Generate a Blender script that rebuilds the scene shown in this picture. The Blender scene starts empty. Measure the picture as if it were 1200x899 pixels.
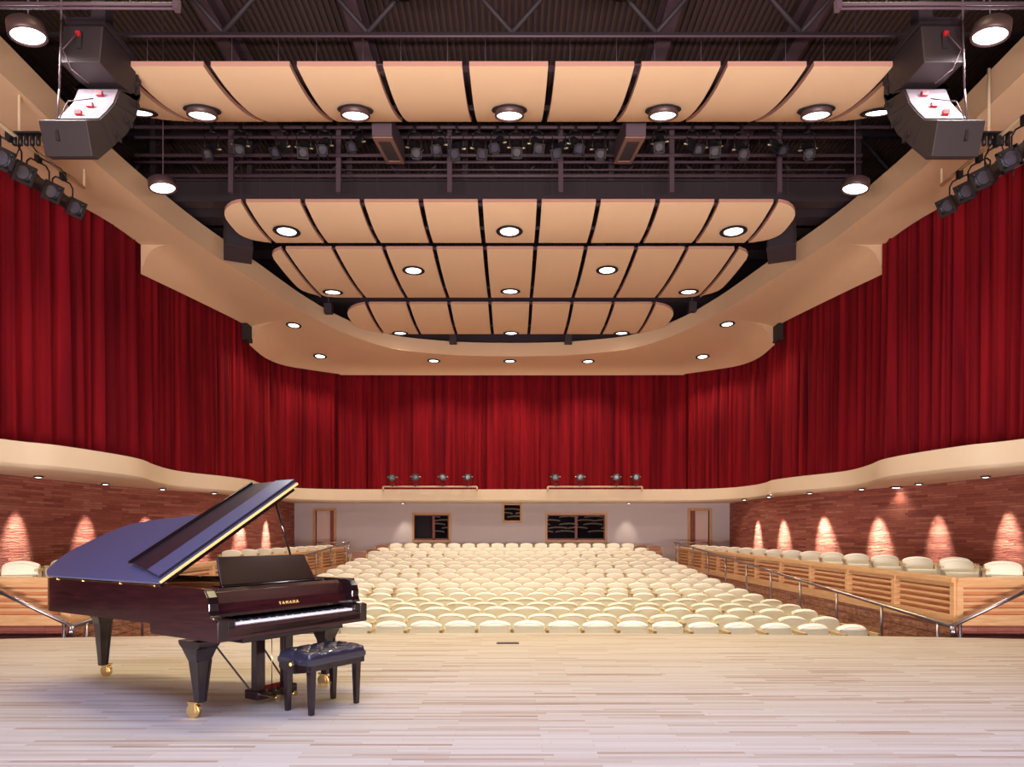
import bpy, bmesh, math, random
from mathutils import Vector, Matrix
R = math.radians
random.seed(7)
scene = bpy.context.scene
COL = scene.collection

# ------------------------------------------------------------ camera, world, exposure
cd = bpy.data.cameras.new('camera'); cam = bpy.data.objects.new('camera', cd); COL.objects.link(cam)
cam.location = (0, 0, 1.41); cam.rotation_euler = (R(90), 0, 0)
cd.sensor_width = 36; cd.lens = 24.0; cd.shift_y = (626-449.5)/1200; cd.clip_end = 200; cd.clip_start = .05
scene.camera = cam
world = bpy.data.worlds.new('world'); scene.world = world; world.use_nodes = True
world.node_tree.nodes['Background'].inputs[0].default_value = (0.9, 0.8, 0.8, 1)
world.node_tree.nodes['Background'].inputs[1].default_value = 0.02
vs = scene.view_settings; vs.view_transform = 'Standard'; vs.look = 'None'; vs.gamma = 1; vs.use_curve_mapping = False
vs.exposure = 0.0

def area(name, loc, target, sx, sy, power, color, spread=180):
    l = bpy.data.lights.new(name, 'AREA'); l.shape = 'RECTANGLE'; l.size = sx; l.size_y = sy
    l.energy = power; l.color = color; l.spread = R(spread)
    o = bpy.data.objects.new(name, l); COL.objects.link(o); o.location = loc
    d = Vector(target)-Vector(loc); o.rotation_euler = d.to_track_quat('-Z', 'Y').to_euler()
    return o
WARM = (1.0, 0.83, 0.64); WHITE = (1.0, 0.95, 0.92); COOL = (0.50, 0.55, 1.0)
area('stage_wash_light', (0, .6, 9.5), (0, 1.0, 0), 14, 3, 850, COOL, 100)
area('fill_uplight', (0, -3.0, .3), (0, 11, 9.5), 14, .5, 2000, (1.0, .87, .84), 120)  # added fill behind the camera, brightens ceiling panels and ring from below
area('house_fill', (0, 8.4, 9.6), (0, 9.0, 0), 11, 1.0, 300, (1.0, .86, .50), 100)  # added fill without a fitting, yellows the rear of the stage
area('house_fill', (0, 14.0, 9.0), (0, 14.5, 0), 8, .8, 140, WARM, 100)  # second added fill without a fitting, over the front seats

# ------------------------------------------------------------ helpers
def tag(o, label=None, cat=None, group=None, kind=None):
    if label: o['label'] = label
    if cat: o['category'] = cat
    if group: o['group'] = group
    if kind: o['kind'] = kind
    return o

class MB:
    def __init__(s): s.v = []; s.f = []; s.uv = None; s.sm = []
    def add(s, vs, fs, smooth=False):
        b = len(s.v); s.v += [tuple(p) for p in vs]; s.f += [tuple(i+b for i in f) for f in fs]; s.sm += [smooth]*len(fs); return s
    def box(s, x0, x1, y0, y1, z0, z1, M=None):
        vs = [Vector((x, y, z)) for x in (x0, x1) for y in (y0, y1) for z in (z0, z1)]
        if M is not None: vs = [M @ v for v in vs]
        return s.add(vs, [(0,1,3,2),(4,6,7,5),(0,4,5,1),(2,3,7,6),(0,2,6,4),(1,5,7,3)])
    def hexa(s, a, b):   # two quads, bottom a[4], top b[4]
        return s.add(list(a)+list(b), [(3,2,1,0),(4,5,6,7)]+[(i,(i+1)%4,4+(i+1)%4,4+i) for i in range(4)])
    def prism(s, poly, fn, smooth=False):   # fn(p, k) k=0,1 -> 3d
        n = len(poly); vs = [fn(p, 0) for p in poly]+[fn(p, 1) for p in poly]
        b = len(s.v)
        s.add(vs, [tuple(range(n-1, -1, -1)), tuple(range(n, 2*n))])
        s.f += [(b+i, b+(i+1)%n, b+n+(i+1)%n, b+n+i) for i in range(n)]; s.sm += [smooth]*n
        return s
    def tube(s, p0, p1, r0, r1=None, n=10, caps=True):
        p0 = Vector(p0); p1 = Vector(p1); r1 = r0 if r1 is None else r1
        d = (p1-p0).normalized(); q = d.to_track_quat('Z', 'Y')
        vs = []
        for p, r in ((p0, r0), (p1, r1)):
            for i in range(n):
                a = 2*math.pi*i/n; vs.append(p + q @ Vector((r*math.cos(a), r*math.sin(a), 0)))
        b = len(s.v); s.v += [tuple(v) for v in vs]
        s.f += [(b+i, b+(i+1)%n, b+n+(i+1)%n, b+n+i) for i in range(n)]; s.sm += [True]*n
        if caps:
            s.f += [tuple(b+i for i in range(n-1, -1, -1)), tuple(b+n+i for i in range(n))]; s.sm += [False]*2
        return s
    def path(s, pts, r, n=8):
        for a, b in zip(pts[:-1], pts[1:]): s.tube(a, b, r, n=n)
        return s
    def lathe(s, prof, M=None, n=24, smooth=True):  # prof [(r,z)]
        vs = []
        for r, z in prof:
            for i in range(n):
                a = 2*math.pi*i/n; v = Vector((r*math.cos(a), r*math.sin(a), z)); vs.append(M @ v if M is not None else v)
        fs = [(j*n+i, j*n+(i+1)%n, (j+1)*n+(i+1)%n, (j+1)*n+i) for j in range(len(prof)-1) for i in range(n)]
        s.add(vs, fs, smooth)
        return s
    def disc(s, c, r, M=None, n=24):
        vs = [Vector((c[0]+r*math.cos(2*math.pi*i/n), c[1]+r*math.sin(2*math.pi*i/n), c[2])) for i in range(n)]
        if M is not None: vs = [M @ v for v in vs]
        return s.add(vs, [tuple(range(n))])
    def grid(s, rows, smooth=True, closed=False):
        n = len(rows[0]); vs = [p for r in rows for p in r]
        fs = [(j*n+i, j*n+i+1, (j+1)*n+i+1, (j+1)*n+i) for j in range(len(rows)-1) for i in range(n-1)]
        return s.add(vs, fs, smooth)
    def mesh(s, name, mat, uvs=None, bevel=0, recalc=True):
        me = bpy.data.meshes.new(name); me.from_pydata(s.v, [], s.f)
        me.polygons.foreach_set('use_smooth', s.sm)
        if uvs:
            ul = me.uv_layers.new(name='UVMap')
            for l in me.loops: ul.data[l.index].uv = uvs[l.vertex_index]
        if recalc:
            bm = bmesh.new(); bm.from_mesh(me); bmesh.ops.recalc_face_normals(bm, faces=bm.faces); bm.to_mesh(me); bm.free()
        me.materials.append(mat); me.update()
        return me
    def build(s, name, mat, parent=None, bevel=0, uvs=None, recalc=True, seg=2):
        o = bpy.data.objects.new(name, s.mesh(name, mat, uvs, recalc=recalc)); COL.objects.link(o)
        if parent: o.parent = parent
        if bevel:
            m = o.modifiers.new('bevel', 'BEVEL'); m.width = bevel; m.segments = seg; m.limit_method = 'ANGLE'; m.angle_limit = R(35)
        return o

def empty(name, loc=(0, 0, 0), rz=0, rot=None):
    o = bpy.data.objects.new(name, None); COL.objects.link(o); o.location = loc
    o.rotation_euler = rot if rot else (0, 0, rz); o.empty_display_size = .1
    return o
def copy_tree(o, parent=None):
    c = o.copy(); COL.objects.link(c)
    if parent: c.parent = parent
    for ch in list(o.children): copy_tree(ch, c)
    return c
def catmull(pts, n=6):
    P = [Vector(p) for p in pts]; out = []
    for i in range(len(P)-1):
        p0 = P[max(i-1, 0)]; p1 = P[i]; p2 = P[i+1]; p3 = P[min(i+2, len(P)-1)]
        for k in range(n):
            t = k/n
            out.append(.5*((2*p1)+(-p0+p2)*t+(2*p0-5*p1+4*p2-p3)*t*t+(-p0+3*p1-3*p2+p3)*t**3))
    out.append(P[-1]); return out
ORD = ['', 'first', 'second', 'third', 'fourth', 'fifth', 'sixth', 'seventh', 'eighth', 'ninth', 'tenth', 'eleventh', 'twelfth', 'thirteenth',
       'fourteenth', 'fifteenth', 'sixteenth', 'seventeenth', 'eighteenth', 'nineteenth', 'twentieth', 'twenty-first', 'twenty-second', 'twenty-third']

# ------------------------------------------------------------ materials
def lin(c): return tuple(((v/255)/12.92 if v/255 <= .04045 else ((v/255+.055)/1.055)**2.4) for v in c)
def mat(name, rgb, rough=.5, metal=0, coat=0, sheen=0, noise=0, nscale=8, bump=0, bscale=40, emit=None, estr=0, spec=None):
    m = bpy.data.materials.new(name); m.use_nodes = True; nt = m.node_tree; b = nt.nodes['Principled BSDF']
    c = (*rgb, 1)
    b.inputs['Base Color'].default_value = c; b.inputs['Roughness'].default_value = rough; b.inputs['Metallic'].default_value = metal
    if coat: b.inputs['Coat Weight'].default_value = coat; b.inputs['Coat Roughness'].default_value = .03
    if sheen: b.inputs['Sheen Weight'].default_value = sheen
    if spec is not None: b.inputs['Specular IOR Level'].default_value = spec
    if emit: b.inputs['Emission Color'].default_value = (*emit, 1); b.inputs['Emission Strength'].default_value = estr
    if noise or bump:
        tc = nt.nodes.new('ShaderNodeTexCoord')
    if noise:
        n = nt.nodes.new('ShaderNodeTexNoise'); n.inputs['Scale'].default_value = nscale; n.inputs['Detail'].default_value = 5
        nt.links.new(tc.outputs['Object'], n.inputs['Vector'])
        mx = nt.nodes.new('ShaderNodeMix'); mx.data_type = 'RGBA'
        mx.inputs[6].default_value = tuple(v*(1-noise) for v in rgb)+(1,); mx.inputs[7].default_value = tuple(min(1, v*(1+noise)) for v in rgb)+(1,)
        nt.links.new(n.outputs['Fac'], mx.inputs[0]); nt.links.new(mx.outputs[2], b.inputs['Base Color'])
    if bump:
        n2 = nt.nodes.new('ShaderNodeTexNoise'); n2.inputs['Scale'].default_value = bscale; n2.inputs['Detail'].default_value = 4
        nt.links.new(tc.outputs['Object'], n2.inputs['Vector'])
        bp = nt.nodes.new('ShaderNodeBump'); bp.inputs['Strength'].default_value = bump; bp.inputs['Distance'].default_value = .01
        nt.links.new(n2.outputs['Fac'], bp.inputs['Height']); nt.links.new(bp.outputs[0], b.inputs['Normal'])
    return m
def wood(name, c1, c2, rough=.4, scale=(1, 14, 14), coat=0, gloss_bump=0):
    m = bpy.data.materials.new(name); m.use_nodes = True; nt = m.node_tree; b = nt.nodes['Principled BSDF']
    tc = nt.nodes.new('ShaderNodeTexCoord'); mp = nt.nodes.new('ShaderNodeMapping'); mp.inputs['Scale'].default_value = scale
    n = nt.nodes.new('ShaderNodeTexNoise'); n.inputs['Scale'].default_value = 2.2; n.inputs['Detail'].default_value = 8; n.inputs['Roughness'].default_value = .65
    r = nt.nodes.new('ShaderNodeValToRGB'); r.color_ramp.elements[0].position = .32; r.color_ramp.elements[1].position = .68
    r.color_ramp.elements[0].color = (*c1, 1); r.color_ramp.elements[1].color = (*c2, 1)
    nt.links.new(tc.outputs['Object'], mp.inputs[0]); nt.links.new(mp.outputs[0], n.inputs['Vector'])
    nt.links.new(n.outputs['Fac'], r.inputs[0]); nt.links.new(r.outputs[0], b.inputs['Base Color'])
    b.inputs['Roughness'].default_value = rough
    if coat: b.inputs['Coat Weight'].default_value = coat; b.inputs['Coat Roughness'].default_value = .06
    return m
def brickmat(name, bw, bh, ramp, mortar, msize, rough, bump, uv=True, rot=False, nscale=(3, 30, 1), squash=None, bumpdist=.02, coat=0, pb=.5):
    m = bpy.data.materials.new(name); m.use_nodes = True; nt = m.node_tree; b = nt.nodes['Principled BSDF']
    tc = nt.nodes.new('ShaderNodeTexCoord'); src = tc.outputs['UV' if uv else 'Object']
    br = nt.nodes.new('ShaderNodeTexBrick'); br.inputs['Scale'].default_value = 1
    br.inputs['Brick Width'].default_value = bw; br.inputs['Row Height'].default_value = bh; br.inputs['Mortar Size'].default_value = msize
    br.inputs['Color1'].default_value = (0, 0, 0, 1); br.inputs['Color2'].default_value = (1, 1, 1, 1); br.inputs['Mortar'].default_value = (.5, .5, .5, 1)
    br.inputs['Bias'].default_value = 0; br.offset = .37; br.offset_frequency = 2; br.squash = 1.35; br.squash_frequency = 3
    # wobble rows a little
    off = nt.nodes.new('ShaderNodeMapping'); off.inputs['Location'].default_value = (40.3, 31.7, 0) if not uv else (20.1, 5.01, 0)
    nt.links.new(src, off.inputs[0]); src = off.outputs[0]
    nt.links.new(src, br.inputs['Vector'])
    n = nt.nodes.new('ShaderNodeTexNoise'); n.inputs['Scale'].default_value = 1; n.inputs['Detail'].default_value = 6; n.inputs['Roughness'].default_value = .6
    mp = nt.nodes.new('ShaderNodeMapping'); mp.inputs['Scale'].default_value = nscale
    nt.links.new(src, mp.inputs[0]); nt.links.new(mp.outputs[0], n.inputs['Vector'])
    mx = nt.nodes.new('ShaderNodeMix'); mx.data_type = 'FLOAT'; mx.inputs[0].default_value = pb
    nt.links.new(br.outputs['Color'], mx.inputs[2]); nt.links.new(n.outputs['Fac'], mx.inputs[3])
    r = nt.nodes.new('ShaderNodeValToRGB'); el = r.color_ramp.elements
    while len(el) > 2: el.remove(el[-1])
    el[0].position, el[0].color = ramp[0][0], (*ramp[0][1], 1); el[1].position, el[1].color = ramp[-1][0], (*ramp[-1][1], 1)
    for p, c in ramp[1:-1]: e = el.new(p); e.color = (*c, 1)
    nt.links.new(mx.outputs[0], r.inputs[0])
    mm = nt.nodes.new('ShaderNodeMix'); mm.data_type = 'RGBA'; mm.inputs[7].default_value = (*mortar, 1)
    nt.links.new(br.outputs['Fac'], mm.inputs[0]); nt.links.new(r.outputs[0], mm.inputs[6])
    nt.links.new(mm.outputs[2], b.inputs['Base Color']); b.inputs['Roughness'].default_value = rough
    if coat: b.inputs['Coat Weight'].default_value = coat; b.inputs['Coat Roughness'].default_value = .12
    if bump:
        ad = nt.nodes.new('ShaderNodeMath'); ad.operation = 'SUBTRACT'
        nt.links.new(mx.outputs[0], ad.inputs[0]); nt.links.new(br.outputs['Fac'], ad.inputs[1])
        bp = nt.nodes.new('ShaderNodeBump'); bp.inputs['Strength'].default_value = bump; bp.inputs['Distance'].default_value = bumpdist
        nt.links.new(ad.outputs[0], bp.inputs['Height']); nt.links.new(bp.outputs[0], b.inputs['Normal'])
    return m

M = {}
M['floor'] = brickmat('maple_floor', .95, .042, [(0.12, lin((150, 108, 84))), (.24, lin((186, 166, 142))), (.40, lin((202, 190, 170))), (1, lin((218, 209, 194)))], lin((176, 152, 128)), .0012, .42, .05, uv=False, nscale=(1.2, 20, 1), bumpdist=.002, pb=.42)
M['stone'] = brickmat('red_sandstone', .62, .062, [(0.15, lin((134, 68, 60))), (.4, lin((164, 92, 78))), (.65, lin((182, 110, 94))), (.95, lin((212, 156, 128)))], lin((122, 66, 58)), .003, .85, .9, nscale=(5, 26, 1), bumpdist=.10, pb=.5)
M['rough_stone'] = brickmat('rough_sandstone', .7, .13, [(0.15, lin((120, 70, 58))), (.5, lin((190, 135, 108))), (.95, lin((225, 180, 148)))], lin((90, 52, 44)), .004, .9, 1.0, nscale=(7, 14, 1), bumpdist=.08, pb=.8)
M['plaster'] = mat('tan_plaster', lin((222, 186, 150)), .75, noise=.015, nscale=2)
M['fascia'] = mat('cream_plaster', lin((240, 220, 190)), .7, noise=.015, nscale=2)
M['panel'] = mat('tan_panel', lin((228, 194, 158)), .7)
M['panel_edge'] = mat('panel_edge', lin((190, 140, 122)), .7)
M['wall'] = mat('grey_paint', lin((205, 194, 196)), .75, noise=.02, nscale=1)
M['darkwall'] = mat('dark_paint', lin((62, 46, 54)), .85, noise=.15, nscale=3)
M['black'] = mat('black_paint', lin((34, 27, 32)), .7)
M['steelpaint'] = mat('brown_steel', lin((84, 64, 74)), .6)
M['steeldark'] = mat('dark_brown_steel', lin((50, 38, 44)), .65)
M['beige_steel'] = mat('beige_steel', lin((225, 200, 165)), .5)
M['cover'] = mat('cream_cover', lin((244, 237, 220)), .85, noise=.03, nscale=5, bump=.15, bscale=60)
M['coveredge'] = mat('cream_piping', lin((246, 240, 224)), .8)
M['tan'] = mat('tan_pad', lin((214, 188, 138)), .6)
M['brownfabric'] = mat('brown_fabric', lin((150, 108, 92)), .9, bump=.2, bscale=80)
M['maple'] = wood('maple_rail', lin((214, 160, 108)), lin((236, 192, 142)), .4, (1.2, 1.2, 16))
M['mapled'] = wood('maple_backing', lin((200, 128, 84)), lin((222, 158, 110)), .5, (1.2, 1.2, 16))
M['trimwood'] = wood('trim_wood', lin((190, 140, 96)), lin((214, 166, 118)), .45, (8, 8, 1))
M['redwood'] = wood('red_wood', lin((120, 58, 48)), lin((150, 82, 66)), .5, (8, 8, 1))
M['doorpaint'] = mat('door_paint', lin((226, 196, 186)), .55)
M['steel'] = mat('brushed_steel', lin((170, 160, 165)), .28, 1)
M['chrome'] = mat('chrome', lin((215, 210, 215)), .12, 1)
M['brass'] = mat('brass', lin((236, 204, 140)), .25, 1)
M['gold'] = mat('gold_leaf', lin((252, 216, 130)), .4, .25)
M['piano'] = mat('polished_ebony', lin((22, 12, 15)), .12, coat=.35)
M['pianowood'] = wood('polished_mahogany', lin((26, 10, 14)), lin((50, 20, 23)), .16, (1.5, 1.5, 18), coat=.3)
M['lid'] = mat('lid_blue_reflection', lin((66, 71, 106)), .32, coat=.2)  # black lid; blue stage-light reflection is tinted into its base colour
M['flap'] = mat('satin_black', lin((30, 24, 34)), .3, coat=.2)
M['whitekey'] = mat('ivory_key', lin((238, 232, 240)), .25)
M['blackkey'] = mat('ebony_key', lin((14, 12, 14)), .3)
M['felt'] = mat('red_felt', lin((140, 30, 36)), .95)
M['plate'] = mat('bronze_plate', lin((196, 130, 70)), .35, .8)
M['leather'] = mat('black_leather_blue_sheen', lin((34, 33, 48)), .25, coat=.6, bump=.15, bscale=120)  # black leather with a blue reflection tint put into the colour
M['speaker'] = mat('speaker_paint', lin((48, 37, 41)), .6, bump=.1, bscale=150)
M['speaker_lit'] = mat('speaker_rear_lit', lin((150, 138, 150)), .5)  # dark cabinet lightened here; the pendant's light is put into the colour
M['grille'] = mat('speaker_grille', lin((60, 50, 56)), .7, bump=.5, bscale=300)
M['redplug'] = mat('red_plug', lin((190, 30, 40)), .4)
M['lens'] = mat('lamp_lens', (1, 1, 1), .3, emit=(1.0, .97, .95), estr=4)
M['spotlens'] = mat('spotlight_lens', lin((70, 66, 82)), .12, 0, coat=1)
M['fixture'] = mat('fixture_ring', lin((88, 66, 66)), .45, .3)
M['hole'] = mat('recess_black', lin((20, 14, 16)), .9)
M['spotbody'] = mat('spotlight_black', lin((30, 27, 32)), .45)
M['yellowglass'] = mat('knob_brass', lin((220, 200, 160)), .3, .6)
M['ventmetal'] = mat('vent_metal', lin((80, 70, 66)), .5, .6)

def curtain_mat():
    m = bpy.data.materials.new('red_velvet'); m.use_nodes = True; nt = m.node_tree; b = nt.nodes['Principled BSDF']
    tc = nt.nodes.new('ShaderNodeTexCoord'); mp = nt.nodes.new('ShaderNodeMapping'); mp.inputs['Scale'].default_value = (1.6, .05, 1)
    n = nt.nodes.new('ShaderNodeTexNoise'); n.inputs['Scale'].default_value = 3; n.inputs['Detail'].default_value = 3
    nt.links.new(tc.outputs['UV'], mp.inputs[0]); nt.links.new(mp.outputs[0], n.inputs['Vector'])
    r = nt.nodes.new('ShaderNodeValToRGB'); r.color_ramp.elements[0].position = .3; r.color_ramp.elements[1].position = .75
    r.color_ramp.elements[0].color = (*lin((84, 8, 20)), 1); r.color_ramp.elements[1].color = (*lin((146, 22, 32)), 1)
    nt.links.new(n.outputs['Fac'], r.inputs[0]); nt.links.new(r.outputs[0], b.inputs['Base Color'])
    b.inputs['Roughness'].default_value = .9; b.inputs['Sheen Weight'].default_value = .25; b.inputs['Sheen Roughness'].default_value = .4
    b.inputs['Sheen Tint'].default_value = (*lin((230, 90, 60)), 1); b.inputs['Specular IOR Level'].default_value = .1
    return m
M['velvet'] = curtain_mat()

def glassmat():
    m = bpy.data.materials.new('window_glass'); m.use_nodes = True; nt = m.node_tree
    for n in list(nt.nodes): nt.nodes.remove(n)
    o = nt.nodes.new('ShaderNodeOutputMaterial'); mx = nt.nodes.new('ShaderNodeMixShader'); g = nt.nodes.new('ShaderNodeBsdfGlossy'); t = nt.nodes.new('ShaderNodeBsdfTransparent')
    g.inputs['Roughness'].default_value = .01; g.inputs['Color'].default_value = (1, .95, .8, 1); t.inputs['Color'].default_value = (.35, .4, .5, 1); mx.inputs[0].default_value = .3
    nt.links.new(t.outputs[0], mx.inputs[1]); nt.links.new(g.outputs[0], mx.inputs[2]); nt.links.new(mx.outputs[0], o.inputs[0]); return m
M['glass'] = glassmat()

# ============================================================ THE SETTING
def S(o, label=None): return tag(o, label, kind='structure')
# stage floor, curved front edge
mb = MB(); n = 40
edge = [(-12+24*i/n, 9.72-.0115*min(abs(-12+24*i/n), 8)**2) for i in range(n+1)]
poly = [(12, -6), (-12, -6)]+[(x, y) for x, y in edge]
mb.prism(poly, lambda p, k: (p[0], p[1], -.12*(1-k)))
S(mb.build('floor_stage', M['floor']))
mb = MB(); mb.grid([[(x, y-.05, -.12) for x, y in edge], [(x, y-.05, -1.0) for x, y in edge]]); S(mb.build('trim_stage_front', M['redwood']))
# seating floor
zr = [1.35, 1.347, 1.327, 1.333, 1.331, 1.303, 1.268, 1.21, 1.153, 1.081, 1.0, .93, .859, .787, .70, .60, .5, .345]
zr = [1.41-v for v in zr]
def rowD(r): return 10.5+.925*r
def floorz(D):
    t = (D-10.5)/.925; i = int(max(0, min(16, math.floor(t)))); f = min(max(t-i, 0), 1)
    return max(-.8, zr[i]*(1-f)+zr[i+1]*f-.86)
rows = []
for k in range(40):
    D = 8.6+(25.9-8.6)*k/39
    rows.append([(x, D, floorz(D)) for x in (-7, -3, 0, 3, 7)])
rows.append([(x, 28.0, .2) for x in (-9.5, -3, 0, 3, 9.5)])
M['carpet'] = mat('brown_carpet', lin((120, 88, 74)), .95, noise=.2, nscale=30)
S(MB().grid(rows).build('floor_seating', M['carpet']))
# side tier floors
for s, nm in ((-1, 'left'), (1, 'right')):
    S(MB().prism([(6.42*s, 9.85), (6.1*s, 25.2), (6.1*s, 28), (11.5*s, 28), (11.5*s, 9.85)], lambda p, k: (p[0], p[1], .05+.1*k)).build('floor_tier_'+nm, M['carpet']))

# brick side walls
def mirror(pts, s): return [tuple([p[0]*s]+list(p[1:])) for p in pts]
brick = catmull([(11.1, 8.6), (10.95, 11.5), (10.66, 14.2), (10.45, 16.8), (9.8, 19.4), (9.25, 20.8), (8.78, 23.75), (8.80, 27.7)], 6)
for s, nm in ((-1, 'left'), (1, 'right')):
    mb = MB(); L = 0; uv = []; r0 = []; r1 = []; prev = None; us = []
    for p in brick:
        if prev is not None: L += (p-prev).length
        prev = p; us.append(L); r0.append((p.x*s, p.y, -.9)); r1.append((p.x*s, p.y, 2.75))
    mb.grid([r0, r1]); uvs = [(u+s*3, 0) for u in us]+[(u+s*3, 3.65) for u in us]
    S(mb.build('wall_'+nm, M['stone'], uvs=uvs))
# rear wall with openings for windows and doors (x0,x1,z0,z1)
DW = 27.6
def wx(px): return (px-600)/800*DW
def wz(py): return 1.41+(626-py)/800*DW
wins = [(485, 526.5, 603, 633.5), (641, 709.5, 603, 633.5), (590.5, 610, 591.5, 610.5)]
doors = [(370, 391.5), (808.5, 831)]
holes = [(wx(a), wx(b), wz(d), wz(c)) for a, b, c, d in wins]+[(wx(a), wx(b), .2, wz(598.5)) for a, b in doors]
xs = sorted(set([-9.2, 9.2]+[h[0] for h in holes]+[h[1] for h in holes])); zs = sorted(set([-.1, 2.75]+[h[2] for h in holes]+[h[3] for h in holes]))
mb = MB()
for i in range(len(xs)-1):
    for j in range(len(zs)-1):
        cx = (xs[i]+xs[i+1])/2; cz = (zs[j]+zs[j+1])/2
        if any(h[0] < cx < h[1] and h[2] < cz < h[3] for h in holes): continue
        mb.box(xs[i], xs[i+1], DW, DW+.15, zs[j], zs[j+1])
S(mb.build('wall_rear', M['wall']))
for k, h in enumerate(holes[:3]):
    x0, x1, z0, z1 = h; w = .07
    fr = MB()
    for a in ((x0-w, x0+.015, z0-w, z1+w), (x1-.015, x1+w, z0-w, z1+w), (x0, x1, z0-w, z0+.015), (x0, x1, z1-.015, z1+w)): fr.box(a[0], a[1], DW-.04, DW+.14, a[2], a[3])
    o = S(fr.build('window_%d' % (k+1), M['trimwood']), ['tan framed control room window left of centre', 'wide two-pane control room window right of centre', 'small square projection window under the balcony centre'][k])
    if k < 2:
        xm = (x0+x1)/2+(.08 if k == 0 else 0)
        sf = MB()
        for a in ((xm-.05, xm+.05, z0, z1), (x0, x1, z0, z0+.08), (x0, x1, z1-.05, z1), (x1-.06, x1, z0, z1)): sf.box(a[0], a[1], DW+.02, DW+.09, a[2], a[3])
        sf.build('sash', M['redwood'], o)
        if k == 1: MB().box(x0, xm-.05, DW+.05, DW+.055, z0, z1).build('pane', M['glass'], o)
        MB().box(xm+.05, x1, DW+.05, DW+.055, z0, z1).build('pane', M['glass'], o)
    else:
        MB().box(x0, x1, DW+.05, DW+.055, z0, z1).build('pane', M['glass'], o)
M['roomblue'] = mat('dark_blue_room', lin((84, 96, 130)), .8)
S(MB().box(wx(470), wx(730), DW+1.5, DW+1.6, .2, 2.7).build('wall_control_room', M['roomblue']))
for k, h in enumerate(holes[3:]):
    x0, x1, z0, z1 = h; s = -1 if k == 0 else 1
    fr = MB(); w = .10
    for a in ((x0-w, x0, z0, z1+w), (x1, x1+w, z0, z1+w), (x0, x1, z1, z1+w)): fr.box(a[0], a[1], DW-.05, DW+.4, a[2], a[3])
    o = S(fr.build('door_%d' % (k+1), M['trimwood']), 'tan framed doorway in the rear wall on the %s' % ('left' if s < 0 else 'right'))
    MB().box(x0, x1, DW+.12, DW+.16, z0, z1).build('door_leaf', M['doorpaint'], o)
    if s < 0: MB().box(x1-.16, x1, DW+.02, DW+.11, z0, z1).build('side_panel', M['redwood'], o)
    else: MB().box(x0, x0+.22, DW+.02, DW+.11, z0, z1).build('side_panel', M['redwood'], o)

# balcony: fascia, top and underside in one slab following the scalloped front
fas = catmull([(10.6, 6.0), (10.1, 9.5), (9.37, 12.49), (8.93, 13.39), (8.66, 14.81), (8.66, 15.95), (8.98, 17.11), (9.22, 18.45), (9.12, 19.4), (8.70, 20.54), (8.42, 21.96), (8.60, 23.2), (8.57, 24.5), (8.1, 25.8), (6.9, 26.5), (4, 26.6), (0, 26.6)], 5)
full = [(-p.x, p.y) for p in fas]+[(p.x, p.y) for p in reversed(fas[:-1])]
def outer(p):
    x, y = p
    if abs(x) < 7.0: return (x, 28.0)
    s = 1 if x > 0 else -1
    return (s*max(11.3, abs(x)) if y < 24.5 else s*(11.3 if y < 25.5 else 10.0), y if y < 25.5 else 28.0)
prof = [(0, 3.155), (0, 2.74), (.03, 2.69), (.10, 2.657)]
rows = []
outs = [outer(p) for p in full]
rows.append([(o[0], o[1], 3.155) for o in outs])
for t, z in prof:
    rows.append([(p[0]+(o[0]-p[0])*t/2.5, p[1]+(o[1]-p[1])*t/2.5, z) for p, o in zip(full, outs)])
rows.append([(o[0], o[1], 2.657) for o in outs])
mb = MB()
# top flat part separate for sharp edge
mb.grid(rows[0:2], smooth=False); mb.grid(rows[1:3], smooth=True); mb.grid(rows[2:], smooth=True)
S(mb.build('trim_balcony', M['fascia'], recalc=False), 'cream balcony band curving around the hall')

# ceiling ring (soffit + inner fascia)
st = [  # inner x,y,z ; outer x,y,z
 ((8.25, 5.0, 9.05), (11.3, 5.0, 9.0)), ((8.36, 11.1, 8.95), (10.9, 11.9, 8.97)), ((8.40, 13.6, 8.90), (10.4, 13.9, 8.94)),
 ((8.30, 15.6, 8.88), (9.72, 16.1, 8.90)), ((8.08, 17.6, 8.87), (9.57, 17.6, 8.87)), 'J', ((8.08, 17.6, 8.87), (9.57, 17.6, 8.12)),
 ((7.46, 19.9, 8.75), (9.4, 19.55, 8.28)), ((6.95, 21.6, 8.64), (9.12, 22.3, 8.46)), ((6.62, 22.5, 8.58), (9.0, 23.4, 8.50)), 'J', ((6.62, 22.5, 8.58), (9.0, 23.4, 7.9)),
 ((6.1, 23.4, 8.46), (8.9, 24.6, 7.77)), ((5.4, 24.2, 8.33), (8.68, 26.0, 7.84)), ((4.6, 24.75, 8.2), (7.94, 27.0, 7.90)), ((3.75, 25.05, 8.12), (6.95, 27.45, 7.85)), 'J', ((3.75, 25.05, 8.12), (6.9, 27.5, 7.82)), ((1.9, 25.4, 8.06), (3.5, 27.55, 7.82)), ((0, 25.5, 8.05), (0, 27.55, 7.82))]
segs = [[]]
for q in st:
    if q == 'J': segs.append([])
    else: segs[-1].append(q)
allin = []
for sg in segs: allin += [q[0] for q in sg if not allin or (Vector(q[0])-Vector(allin[-1])).length > 1e-4]
gin = catmull(allin, 5); stations = []; c0 = 0
for sg in segs:
    b = catmull([q[1] for q in sg], 5); a = gin[c0:c0+len(b)]; c0 += len(b)-1
    stations += list(zip(a, b))
TT = [0, .15, .3, .45, .6, .68, .74, .8, .84, .88, .92, .96, 1.0]
def ringrows(s):
    rows = []
    for a, b in stations:
        r = []
        for t in TT:
            e = t**8
            r.append((s*(a.x+(b.x-a.x)*t), a.y+(b.y-a.y)*t, a.z+(b.z-a.z)*e))
        rows.append(r)
    return rows
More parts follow.
